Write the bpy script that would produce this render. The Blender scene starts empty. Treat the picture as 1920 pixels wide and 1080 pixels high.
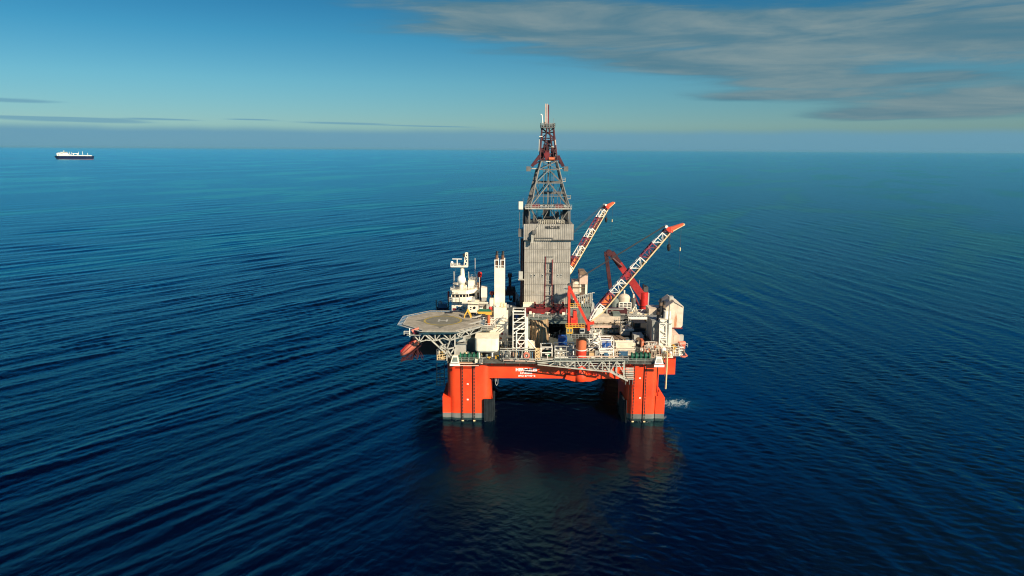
import bpy, bmesh, math, random
import numpy as np
from mathutils import Vector, Matrix
random.seed(7)
S = bpy.context.scene
COL = S.collection
R = math.radians

# ------------------------------------------------------------------ camera
H = 80.0                       # height of the drone above the water
PITCH, ROLL, FPX = R(11.46), R(0.33), 1280.0
fw = Vector((0, math.cos(PITCH), -math.sin(PITCH)))
up0 = Vector((0, math.sin(PITCH), math.cos(PITCH)))
rt0 = Vector((1, 0, 0))
rt = rt0 * math.cos(ROLL) + up0 * math.sin(ROLL)
up = up0 * math.cos(ROLL) - rt0 * math.sin(ROLL)
cd = bpy.data.cameras.new('camera'); cam = bpy.data.objects.new('camera', cd); COL.objects.link(cam)
cd.sensor_width = 36; cd.lens = 24; cd.clip_start = 1; cd.clip_end = 400000
M = Matrix((( rt.x, up.x, -fw.x, 0), (rt.y, up.y, -fw.y, 0), (rt.z, up.z, -fw.z, H), (0, 0, 0, 1)))
cam.matrix_world = M
S.camera = cam

# ------------------------------------------------------------------ light, sky, exposure
SUN_EL, SUN_AZ = R(32), R(42)           # sun behind the camera, to the right
tosun = Vector((math.sin(SUN_AZ) * math.cos(SUN_EL), -math.cos(SUN_AZ) * math.cos(SUN_EL), math.sin(SUN_EL)))
sl = bpy.data.lights.new('sun', 'SUN'); so = bpy.data.objects.new('sun', sl); COL.objects.link(so)
sl.energy = 5.0; sl.angle = R(0.5); sl.color = (1.0, 0.86, 0.66)
so.rotation_euler = tosun.to_track_quat('Z', 'Y').to_euler(); so.location = (60, -60, 150)
S.view_settings.view_transform = 'Standard'; S.view_settings.look = 'None'
S.cycles.filter_width = 1.1
S.view_settings.exposure = 0.62; S.view_settings.gamma = 1.0


class G:
    """little helper that writes math node trees"""
    def __init__(s, nt): s.nt = nt
    def n(s, t, **k):
        o = s.nt.nodes.new(t)
        for a, b in k.items(): setattr(o, a, b)
        return o
    def m(s, op, a, b=None, c=None, clamp=False):
        o = s.n('ShaderNodeMath', operation=op, use_clamp=clamp)
        for i, v in enumerate((a, b, c)):
            if v is None: continue
            if isinstance(v, (int, float)): o.inputs[i].default_value = v
            else: s.nt.links.new(v, o.inputs[i])
        return o.outputs[0]
    def mix(s, f, a, b, mode='MIX'):
        o = s.n('ShaderNodeMix', data_type='RGBA', blend_type=mode)
        for sock, v in ((o.inputs[0], f), (o.inputs[6], a), (o.inputs[7], b)):
            if isinstance(v, (int, float)): sock.default_value = v
            elif isinstance(v, tuple): sock.default_value = v if len(v) == 4 else (*v, 1)
            else: s.nt.links.new(v, sock)
        return o.outputs[2]
    def ss(s, x, lo, hi):
        o = s.n('ShaderNodeMapRange', interpolation_type='SMOOTHSTEP')
        o.inputs['From Min'].default_value = lo; o.inputs['From Max'].default_value = hi
        s.nt.links.new(x, o.inputs['Value']); return o.outputs[0]
    def comb(s, x, y, z):
        o = s.n('ShaderNodeCombineXYZ')
        for i, v in enumerate((x, y, z)):
            if isinstance(v, (int, float)): o.inputs[i].default_value = v
            else: s.nt.links.new(v, o.inputs[i])
        return o.outputs[0]
    def noise(s, vec, scale, detail=4, rough=.55, dist=0):
        o = s.n('ShaderNodeTexNoise'); o.inputs['Scale'].default_value = scale
        o.inputs['Detail'].default_value = detail; o.inputs['Roughness'].default_value = rough
        o.inputs['Distortion'].default_value = dist
        s.nt.links.new(vec, o.inputs['Vector']); return o.outputs['Fac']
    def ramp(s, x, stops):
        o = s.n('ShaderNodeValToRGB'); cr = o.color_ramp
        while len(cr.elements) < len(stops): cr.elements.new(0.5)
        for e, (p, c) in zip(cr.elements, stops): e.position = p; e.color = (*c, 1)
        s.nt.links.new(x, o.inputs[0]); return o.outputs[0]
    def gauss(s, a, e, a0, e0, wa, we, sl=0.0):
        da = s.m('SUBTRACT', a, a0)
        de = s.m('SUBTRACT', s.m('SUBTRACT', e, e0), s.m('MULTIPLY', da, sl))
        q = s.m('ADD', s.m('POWER', s.m('ABSOLUTE', s.m('DIVIDE', da, wa)), 2.0),
                s.m('POWER', s.m('ABSOLUTE', s.m('DIVIDE', de, we)), 2.0))
        return s.m('EXPONENT', s.m('MULTIPLY', q, -1.0))


W = bpy.data.worlds.new('World'); S.world = W; W.use_nodes = True
nt = W.node_tree; nt.nodes.clear(); g = G(nt)
sky = g.n('ShaderNodeTexSky', sky_type='NISHITA', sun_disc=False, sun_elevation=SUN_EL, sun_rotation=R(180) - SUN_AZ)
sky.air_density = 1.0; sky.dust_density = 0.3; sky.ozone_density = 2.0; sky.altitude = 80
tc = g.n('ShaderNodeTexCoord'); sx = g.n('ShaderNodeSeparateXYZ'); nt.links.new(tc.outputs['Generated'], sx.inputs[0])
dx, dy, dz = sx.outputs
hyp = g.m('SQRT', g.m('ADD', g.m('MULTIPLY', dx, dx), g.m('MULTIPLY', dy, dy)))
az = g.m('ARCTAN2', dx, dy)                       # azimuth from the view axis
el = g.m('DIVIDE', dz, g.m('MAXIMUM', hyp, 0.05))   # tangent of the elevation
tint = g.ramp(g.m('MULTIPLY', el, 1.0, clamp=True), [
    (0.0, (0.140, 0.255, 0.345)), (0.035, (0.190, 0.310, 0.375)), (0.09, (0.150, 0.325, 0.385)),
    (0.15, (0.082, 0.288, 0.365)), (0.22, (0.042, 0.222, 0.315)), (0.29, (0.018, 0.50, 0.84)), (0.44, (0.006, 0.40, 0.78)), (0.60, (0.002, 0.05, 0.21)), (1.0, (0.001, 0.010, 0.10))])
skyc = g.mix(1.0, sky.outputs[0], tint, 'MULTIPLY')
# clouds: a grey bank up on the right, thin streaks, a low blue bank on the horizon
v1 = g.comb(g.m('MULTIPLY', az, 2.2), g.m('MULTIPLY', el, 16.0), 0.0)
n1 = g.noise(v1, 1.6, 9, .58, .5)
v2 = g.comb(g.m('MULTIPLY', az, 5.0), g.m('MULTIPLY', el, 60.0), 3.7)
n2 = g.noise(v2, 1.3, 7, .58, .4)
v3 = g.comb(g.m('MULTIPLY', g.m('SUBTRACT', az, .03), 2.2), g.m('MULTIPLY', g.m('SUBTRACT', el, .006), 16.0), 0.0)
n3 = g.noise(v3, 1.6, 9, .58, .5)          # the same cloud a little aside: its slope towards the light
msk = g.gauss(az, el, .54, .142, .46, .045, -.035)
for a0, e0, wa, we, s_ in ((.06, .175, .24, .034, -.05), (.60, .060, .15, .017, .03), (.37, .072, .13, .008, .0), (.50, .047, .11, .008, .0),
                           (.27, .112, .15, .014, -.08), (.45, .088, .16, .007, .0)):
    msk = g.m('ADD', msk, g.gauss(az, el, a0, e0, wa, we, s_))
far = g.m('MULTIPLY', g.ss(el, .25, .6), g.ss(az, -.1, .6))     # the bank goes on overhead to the right
msk = g.m('ADD', msk, g.m('MULTIPLY', far, .55))
dens = g.m('ADD', g.m('MULTIPLY', msk, 1.12), g.m('ADD', g.m('MULTIPLY', g.m('SUBTRACT', n1, .5), 1.2), g.m('MULTIPLY', g.m('SUBTRACT', n2, .5), 1.15)))
dens = g.m('MULTIPLY', g.ss(dens, .18, 1.0), g.ss(msk, .05, .35))
ccol = g.ramp(g.m('ADD', g.m('MULTIPLY', g.m('SUBTRACT', n1, n3), .9), g.m('ADD', g.m('MULTIPLY', n1, .9), g.m('MULTIPLY', dens, .33)), clamp=True), [
    (.30, (.038, .125, .180)), (.64, (.068, .142, .182)), (1.0, (.140, .196, .208))])
strk = g.gauss(az, el, -.62, .0525, .07, .0034, .0)
for a0, e0, wa, we, s_ in ((-.55, .0315, .09, .0030, -.004), (-.46, .0355, .05, .0014, -.01), (-.24, .0345, .10, .0022, -.012), (-.36, .0375, .035, .0011, 0), (-.60, .034, .09, .0016, 0), (-.10, .0315, .08, .0012, -.01)):
    strk = g.m('ADD', strk, g.gauss(az, el, a0, e0, wa, we, s_))
strk = g.m('MULTIPLY', g.ss(g.m('ADD', strk, g.m('MULTIPLY', g.m('SUBTRACT', n2, .5), 1.2)), .30, .95), .72)
edge = g.m('ADD', .0275, g.m('MULTIPLY', g.m('SUBTRACT', g.noise(g.comb(g.m('MULTIPLY', az, 3.0), 0.0, 5.0), 2.2, 6), .5), .011))
low = g.m('SUBTRACT', 1.0, g.ss(g.m('DIVIDE', el, edge), .70, 1.14))
skyc = g.mix(g.m('MULTIPLY', low, g.m('ADD', .62, g.m('MULTIPLY', g.noise(v1, .8, 5), .5)), clamp=True), skyc, (0.090, 0.215, 0.30))
skyc = g.mix(strk, skyc, (0.090, 0.215, 0.30))
K = 1.0
bg = g.n('ShaderNodeBackground'); bg.inputs['Strength'].default_value = 0.12
# clouds are given in scene brightness, so divide by the background strength
inv = 1.0 / 0.12
def up_(c): return tuple(v * inv for v in c)
cl = g.n('ShaderNodeVectorMath', operation='SCALE'); nt.links.new(ccol, cl.inputs[0]); cl.inputs['Scale'].default_value = inv
skyc2 = g.mix(g.m('MULTIPLY', dens, .93), skyc, cl.outputs[0])
nt.links.new(skyc2, bg.inputs['Color'])
wo = g.n('ShaderNodeOutputWorld'); nt.links.new(bg.outputs[0], wo.inputs[0])
for l in list(nt.links):     # low bank and streaks share the cloud scale
    pass
for nd in nt.nodes:
    if nd.bl_idname == 'ShaderNodeMix':
        b = nd.inputs[7]
        if not b.is_linked and abs(b.default_value[0] - .090) < 1e-4:
            c = b.default_value; b.default_value = (c[0] * inv, c[1] * inv, c[2] * inv, 1)

# ------------------------------------------------------------------ pixel -> place (at a given real distance)
def P(px, py, Y):
    d = rt * ((px - 960) / FPX) + up * ((540 - py) / FPX) + fw
    return Vector((0, 0, H)) + d * (Y / d.y)
def PG(px, py, z):
    d = rt * ((px - 960) / FPX) + up * ((540 - py) / FPX) + fw
    return Vector((0, 0, H)) + d * ((z - H) / d.z)
Y0 = 194.0                       # front plane of the two near columns
ZD = P(1040, 677, Y0).z          # main deck
ZB = P(1040, 711, Y0).z          # underside of the deck box

# ------------------------------------------------------------------ materials
MATS = {}
def paint(name, col, rough=.5, var=.14, rust=0.0, metal=0.0, seam=None, scale=.5, streak=.10):
    if name in MATS: return MATS[name]
    m = bpy.data.materials.new(name); m.use_nodes = True; t = m.node_tree; q = G(t)
    b = t.nodes['Principled BSDF']
    geo = q.n('ShaderNodeNewGeometry'); pos = geo.outputs['Position']
    n = q.noise(pos, scale, 5, .6)
    vm = q.n('ShaderNodeVectorMath', operation='MULTIPLY'); t.links.new(pos, vm.inputs[0]); vm.inputs[1].default_value = (1.6, 1.6, .09)
    st = q.noise(vm.outputs[0], 1.0, 4, .6)
    d = tuple(max(0, c * (1 - var * 1.6)) for c in col); l = tuple(min(1, c * (1 + var)) for c in col)
    c = q.mix(q.ss(n, .3, .7), d, l)
    c = q.mix(q.m('MULTIPLY', q.ss(st, .52, .75), streak * 3), c, tuple(v * .45 for v in col))
    if rust:
        r1 = q.ss(q.m('ADD', q.m('MULTIPLY', st, .6), q.m('MULTIPLY', q.noise(pos, 1.3, 6, .7), .4)), .66 - .16 * rust, .80 - .1 * rust)
        c = q.mix(q.m('MULTIPLY', r1, .85), c, (.22, .075, .025))
    if seam:
        br = q.n('ShaderNodeTexBrick'); br.offset = 0
        sp = q.n('ShaderNodeSeparateXYZ'); t.links.new(pos, sp.inputs[0])
        t.links.new(q.comb(q.m('ADD', sp.outputs[0], sp.outputs[1]), sp.outputs[2], 0.0), br.inputs['Vector'])
        br.inputs['Scale'].default_value = 1; br.inputs['Brick Width'].default_value = seam[0]; br.inputs['Row Height'].default_value = seam[1]
        br.inputs['Mortar Size'].default_value = .06; br.inputs['Mortar Smooth'].default_value = .3
        c = q.mix(q.m('MULTIPLY', br.outputs['Fac'], .45), c, tuple(v * .3 for v in col))
    t.links.new(c, b.inputs['Base Color'])
    t.links.new(q.m('ADD', rough - .12, q.m('MULTIPLY', n, .3)), b.inputs['Roughness'])
    b.inputs['Metallic'].default_value = metal
    MATS[name] = m; return m

def hull_mat():
    m = bpy.data.materials.new('hull_orange'); m.use_nodes = True; t = m.node_tree; q = G(t)
    b = t.nodes['Principled BSDF']; geo = q.n('ShaderNodeNewGeometry'); pos = geo.outputs['Position']
    sp = q.n('ShaderNodeSeparateXYZ'); t.links.new(pos, sp.inputs[0]); x, y, z = sp.outputs
    n = q.noise(pos, .22, 6, .6)
    vm = q.n('ShaderNodeVectorMath', operation='MULTIPLY'); t.links.new(pos, vm.inputs[0]); vm.inputs[1].default_value = (1.3, 1.3, .05)
    st = q.noise(vm.outputs[0], 1.0, 5, .6)
    c = q.mix(q.ss(n, .3, .7), (.74, .050, .010), (.86, .072, .014))
    c = q.mix(q.m('MULTIPLY', q.ss(st, .5, .75), .16), c, (.55, .035, .010))
    br = q.n('ShaderNodeTexBrick'); br.offset = 0
    t.links.new(q.comb(q.m('ADD', x, y), z, 0.0), br.inputs['Vector'])
    for k, v in (('Scale', 1), ('Brick Width', 3.1), ('Row Height', 2.7), ('Mortar Size', .035), ('Mortar Smooth', .4)): br.inputs[k].default_value = v
    c = q.mix(q.m('MULTIPLY', br.outputs['Fac'], .14), c, (.35, .02, .006))
    wz = q.m('ADD', z, q.m('MULTIPLY', q.m('SUBTRACT', q.noise(pos, .9, 4), .5), .35))
    c = q.mix(q.m('SUBTRACT', 1, q.ss(z, 2.1, 2.18)), c, q.mix(q.ss(n, .35, .65), (.13, .13, .12), (.20, .19, .17)))
    c = q.mix(q.m('SUBTRACT', 1, q.ss(wz, .6, .8)), c, (.018, .038, .038))
    t.links.new(c, b.inputs['Base Color'])
    t.links.new(q.m('ADD', .36, q.m('MULTIPLY', n, .2)), b.inputs['Roughness'])
    MATS['hull'] = m; return m

def rustwall():
    m = paint('rustwall', (.74, .58, .44), .55, .10, .1, seam=(2.6, 3.2)); t = m.node_tree; q = G(t); b = t.nodes['Principled BSDF']
    geo = q.n('ShaderNodeNewGeometry'); sp = q.n('ShaderNodeSeparateXYZ'); t.links.new(geo.outputs['Position'], sp.inputs[0])
    p = P(1266.5, 600, Y0 + 33); f = q.gauss(sp.outputs[0], sp.outputs[2], p.x, p.z - .8, .75, 4.2)
    vm = q.n('ShaderNodeVectorMath', operation='MULTIPLY'); t.links.new(geo.outputs['Position'], vm.inputs[0]); vm.inputs[1].default_value = (2.4, 1, .28)
    f = q.ss(q.m('ADD', f, q.m('MULTIPLY', q.m('SUBTRACT', q.noise(vm.outputs[0], 1.3, 5, .65), .5), 1.3)), .35, 1.0)
    old = b.inputs['Base Color'].links[0].from_socket
    t.links.new(q.mix(q.m('MULTIPLY', f, .9), old, (.50, .17, .05)), b.inputs['Base Color'])
def M_(k): return MATS[k]
hull_mat()
paint('white', (.82, .75, .61), .5, .07, .12, seam=(3.2, 2.8))
paint('cream', (.86, .77, .59), .5, .06, .05)
paint('beige', (.58, .48, .36), .55, .10, .28)
paint('pinkbeige', (.60, .42, .32), .55, .10, .2)
paint('grey', (.26, .26, .23), .55, .15, .15)
paint('lightgrey', (.42, .41, .36), .55, .12, .12)
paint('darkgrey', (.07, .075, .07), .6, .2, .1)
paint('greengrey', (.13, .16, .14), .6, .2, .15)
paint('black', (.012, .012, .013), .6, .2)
paint('rubber', (.010, .013, .016), .5, .3)
paint('deck', (.075, .08, .07), .75, .3, .35, scale=.9)
paint('helideck', (.29, .258, .20), .85, .15, .04, streak=.10, scale=.55)
paint('helidark', (.150, .143, .108), .85, .1, 0, streak=.05)
paint('yellow', (.72, .40, .045), .6, .1, .05)
paint('yellowline', (.34, .25, .05), .7, .15)
paint('red', (.55, .020, .014), .45, .12, .05)
paint('crane_red', (.72, .050, .022), .45, .12, .06)
paint('darkred', (.16, .012, .014), .5, .2, .1)
paint('crownred', (.075, .010, .014), .5, .25, .1)
paint('midred', (.34, .016, .014), .5, .15, .1)
paint('trusslight', (.47, .445, .375), .5, .12, .1)
paint('jibred', (.62, .10, .035), .5, .12, .1)
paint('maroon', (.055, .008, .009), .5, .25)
paint('salmon', (.68, .19, .12), .5, .1, .1)
paint('pedestal', (.56, .13, .045), .55, .1, .35)
paint('boomwhite', (.86, .81, .71), .45, .06, .05)
paint('boompurple', (.27, .035, .055), .5, .15)
paint('boomcream', (.72, .52, .27), .5, .08, .1)
paint('blue', (.012, .085, .34), .45, .15, .05)
paint('steelblue', (.05, .14, .24), .5, .2, .1)
paint('navy', (.012, .020, .050), .5, .2)
paint('green', (.012, .14, .075), .5, .2, .1)
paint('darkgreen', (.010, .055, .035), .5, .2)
paint('brownrust', (.30, .17, .085), .75, .25, .5)
paint('brown', (.17, .115, .075), .8, .25, .3)
paint('tarp', (.34, .24, .13), .8, .2, .35)
paint('orange', (.70, .16, .035), .5, .12, .05)
paint('cladding', (.33, .305, .26), .55, .14, .16, streak=.36, scale=.35)
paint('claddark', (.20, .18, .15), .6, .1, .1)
paint('steel', (.40, .38, .32), .5, .15, .1)
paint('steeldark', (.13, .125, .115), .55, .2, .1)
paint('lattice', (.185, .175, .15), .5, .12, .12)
paint('chain', (.03, .028, .026), .7, .3, .2)
paint('pipebrown', (.17, .085, .045), .6, .2, .5)
paint('rope', (.045, .045, .045), .7, .1)
paint('lettering', (.92, .90, .84), .6, .02, streak=0)
paint('shipnavy', (.006, .012, .055), .4, .05)
paint('shipwhite', (.82, .78, .70), .5, .03, streak=.02)
rustwall()
paint('shipred', (.32, .12, .11), .5, .05)
def glass():
    m = bpy.data.materials.new('window_glass'); m.use_nodes = True
    b = m.node_tree.nodes['Principled BSDF']; b.inputs['Base Color'].default_value = (.008, .012, .018, 1); b.inputs['Roughness'].default_value = .08
    MATS['glass'] = m
glass()

# ------------------------------------------------------------------ mesh building
ORG = {}
class MB:
    def __init__(s): s.v = []; s.f = []; s.pc = []
    def add(s, vs, fs):
        b = len(s.v); s.pc.append((len(s.v), len(s.f))); s.v += [tuple(v) for v in vs]; s.f += [tuple(i + b for i in f) for f in fs]; return s
    def box(s, x0, x1, y0, y1, z0, z1, bev=0):
        if x0 > x1: x0, x1 = x1, x0
        if z0 > z1: z0, z1 = z1, z0
        if bev: return s.rprism(x0, x1, y0, y1, z0, z1, bev, 3)
        return s.add([(x0, y0, z0), (x1, y0, z0), (x1, y1, z0), (x0, y1, z0), (x0, y0, z1), (x1, y0, z1), (x1, y1, z1), (x0, y1, z1)],
                     [(0, 3, 2, 1), (4, 5, 6, 7), (0, 1, 5, 4), (1, 2, 6, 5), (2, 3, 7, 6), (3, 0, 4, 7)])
    def rprism(s, x0, x1, y0, y1, z0, z1, r, seg=5):
        pts = []
        for cx, cy, a0 in ((x1 - r, y1 - r, 0), (x0 + r, y1 - r, 90), (x0 + r, y0 + r, 180), (x1 - r, y0 + r, 270)):
            for i in range(seg + 1):
                a = R(a0 + 90 * i / seg); pts.append((cx + r * math.cos(a), cy + r * math.sin(a)))
        return s.prism(pts, z0, z1)
    def prism(s, pts, z0, z1):
        n = len(pts)
        return s.add([(x, y, z0) for x, y in pts] + [(x, y, z1) for x, y in pts],
                     [tuple(range(n - 1, -1, -1)), tuple(range(n, 2 * n))] + [(i, (i + 1) % n, n + (i + 1) % n, n + i) for i in range(n)])
    def xz(s, pts, y0, y1):          # a profile in the x-z plane pushed back in y (points clockwise or not)
        n = len(pts)
        ar = sum(pts[i][0] * pts[(i + 1) % n][1] - pts[(i + 1) % n][0] * pts[i][1] for i in range(n))
        if ar < 0: pts = pts[::-1]
        return s.add([(x, y0, z) for x, z in pts] + [(x, y1, z) for x, z in pts],
                     [tuple(range(n)), tuple(range(2 * n - 1, n - 1, -1))] + [(i, n + i, n + (i + 1) % n, (i + 1) % n) for i in range(n)])
    def tube(s, p, q, r, n=8, r2=None, cap=True):
        p, q = Vector(p), Vector(q); d = (q - p)
        if d.length < 1e-6: return s
        d.normalize(); a = d.orthogonal().normalized(); b = d.cross(a); r2 = r if r2 is None else r2
        vs = []
        for c, rr in ((p, r), (q, r2)):
            for i in range(n):
                t = 2 * math.pi * (i + .5) / n; vs.append(c + a * (rr * math.cos(t)) + b * (rr * math.sin(t)))
        fs = [(i, (i + 1) % n, n + (i + 1) % n, n + i) for i in range(n)]
        if cap: fs += [tuple(range(n - 1, -1, -1)), tuple(range(n, 2 * n))]
        return s.add(vs, fs)
    def beam(s, p, q, w, h=None):
        p, q = Vector(p), Vector(q); d = (q - p)
        if d.length < 1e-6: return s
        d.normalize(); h = w if h is None else h
        ref = Vector((0, 0, 1)) if abs(d.z) < .95 else Vector((0, 1, 0))
        a = d.cross(ref).normalized() * (w / 2); b = a.normalized().cross(d) * (h / 2)
        vs = [p - a - b, p + a - b, p + a + b, p - a + b, q - a - b, q + a - b, q + a + b, q - a + b]
        return s.add(vs, [(0, 3, 2, 1), (4, 5, 6, 7), (0, 1, 5, 4), (1, 2, 6, 5), (2, 3, 7, 6), (3, 0, 4, 7)])
    def path(s, pts, r, n=6):
        for a, b in zip(pts, pts[1:]): s.tube(a, b, r, n)
        return s
    def lathe(s, c, prof, n=20):
        c = Vector(c); vs = []; k = len(prof)
        for r, z in prof:
            for i in range(n):
                t = 2 * math.pi * i / n; vs.append((c.x + r * math.cos(t), c.y + r * math.sin(t), c.z + z))
        fs = [(j * n + i, j * n + (i + 1) % n, (j + 1) * n + (i + 1) % n, (j + 1) * n + i) for j in range(k - 1) for i in range(n)]
        fs += [tuple(range(n - 1, -1, -1)), tuple(range((k - 1) * n, k * n))]
        return s.add(vs, fs)
    def ball(s, c, r, n=16, m=9, sz=1):
        return s.lathe(c, [(max(1e-3, r * math.sin(math.pi * j / m)), -r * sz * math.cos(math.pi * j / m)) for j in range(m + 1)], n)
    def rail(s, pts, h=1.1, step=2.0, w=.09, mid=True):
        pts = [Vector(p) for p in pts]
        for a, b in zip(pts, pts[1:]):
            for k in ((h, h * .5) if mid else (h,)): s.beam(a + Vector((0, 0, k)), b + Vector((0, 0, k)), w)
            n = max(1, int((b - a).length / step))
            for i in range(n + 1):
                c = a.lerp(b, i / n); s.beam(c, c + Vector((0, 0, h)), w)
        return s
    def truss(s, a0, a1, b0, b1, n, w, wd=None, vert=False):
        a0, a1, b0, b1 = map(Vector, (a0, a1, b0, b1)); wd = wd or w * .7
        s.beam(a0, a1, w); s.beam(b0, b1, w)
        for i in range(n):
            p, q = a0.lerp(a1, i / n), b0.lerp(b1, i / n); p2, q2 = a0.lerp(a1, (i + 1) / n), b0.lerp(b1, (i + 1) / n)
            if i % 2: s.beam(q, p2, wd)
            else: s.beam(p, q2, wd)
            if vert: s.beam(p, q, wd)
        s.beam(a1, b1, wd); s.beam(a0, b0, wd)
        return s
    EACH = {'post', 'leg', 'bracket', 'edge_pipe', 'boom_plate', 'inner_post', 'stiffener', 'inner_strut', 'fender_bar', 'roof_vent', 'vent_pipe',
            'slot_frame', 'stile', 'rung', 'davit', 'pale_pipe', 'guide_rail', 'upright', 'stair_flight', 'landing', 'side_wall', 'hanger', 'finger_board', 'window_pillar', 'crown_sheave', 'inner_platform', 'leg_shade_cladding', 'red_bracket', 'boom_winch', 'guide_wire', 'fuel_pipe', 'support_leg', 'batten_post', 'cap_frame', 'hinge_beam', 'fender_strip'}
    def build(s, name, mat, parent=None, smooth=False, kind=None, label=None):
        if name in s.EACH and len(s.pc) > 1:           # every piece becomes a part of its own
            cuts = s.pc + [(len(s.v), len(s.f))]; o = None
            for (v0, f0), (v1, f1) in zip(cuts, cuts[1:]):
                q = MB(); q.v = s.v[v0:v1]; q.f = [tuple(i - v0 for i in f) for f in s.f[f0:f1]]; o = q.build(name, mat, parent, smooth, kind, label)
            return o
        me = bpy.data.meshes.new(name)
        o = bpy.data.objects.new(name, me); COL.objects.link(o)
        og = Vector((0, 0, 0))
        if parent is not None:
            og = ORG.get(parent.name, og); o.parent = parent
        ORG[o.name] = og
        me.from_pydata([(v[0] - og.x, v[1] - og.y, v[2] - og.z) for v in s.v], [], s.f); me.update()
        me.materials.append(MATS[mat] if isinstance(mat, str) else mat)
        if smooth:
            for p in me.polygons: p.use_smooth = True
            try: me.set_sharp_from_angle(angle=R(35))
            except Exception: pass
        if kind: o['kind'] = kind
        if label: o['label'] = label
        return o

def thing(name, label, cat, loc=(0, 0, 0), group=None, local=False):
    o = bpy.data.objects.new(name, None); COL.objects.link(o); o.location = loc
    o.empty_display_size = .5
    o['label'] = label; o['category'] = cat
    if group: o['group'] = group
    ORG[o.name] = Vector((0, 0, 0)) if local else Vector(loc)
    return o

def copy_tree(o, parent=None):
    c = o.copy(); COL.objects.link(c); ORG[c.name] = ORG[o.name]
    if parent is not None: c.parent = parent
    for ch in list(o.children): copy_tree(ch, c)
    return c

def fb(mb, px0, py0, px1, py1, Y, d, bev=0):
    """box whose front face stands at distance Y and spans the given part of the photo"""
    a, b = P(px0, py0, Y), P(px1, py1, Y)
    return mb.box(a.x, b.x, Y, Y + d, b.z, a.z, bev)
def gb(px0, py0, px1, py1, zbase, d, bev=0):
    """the same, standing on level zbase: returns x0,x1,y0,y1,z0,z1"""
    y = PG((px0 + px1) / 2, py1, zbase).y
    a, b = P(px0, py0, y), P(px1, py1, y)
    return a.x, b.x, y, y + d, zbase, a.z

def lettering(name, body, c, w, h, mat, parent, bold=0.0, depth=.05):
    cu = bpy.data.curves.new(name, 'FONT'); cu.body = body; cu.size = 1; cu.offset = bold; cu.space_character = 1.12
    o = bpy.data.objects.new(name, cu); COL.objects.link(o)
    dg = bpy.context.evaluated_depsgraph_get(); me = bpy.data.meshes.new_from_object(o.evaluated_get(dg))
    vs = [v.co.copy() for v in me.vertices]; fs = [tuple(p.vertices) for p in me.polygons]
    COL.objects.unlink(o); bpy.data.objects.remove(o); bpy.data.curves.remove(cu); bpy.data.meshes.remove(me)
    x0, x1 = min(v.x for v in vs), max(v.x for v in vs); y0, y1 = min(v.y for v in vs), max(v.y for v in vs)
    mb = MB()
    mb.add([(c[0] + ((v.x - x0) / (x1 - x0) - .5) * w, c[1] - depth, c[2] + ((v.y - y0) / (y1 - y0) - .5) * h) for v in vs], fs)
    return mb.build(name, mat, parent)

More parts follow.
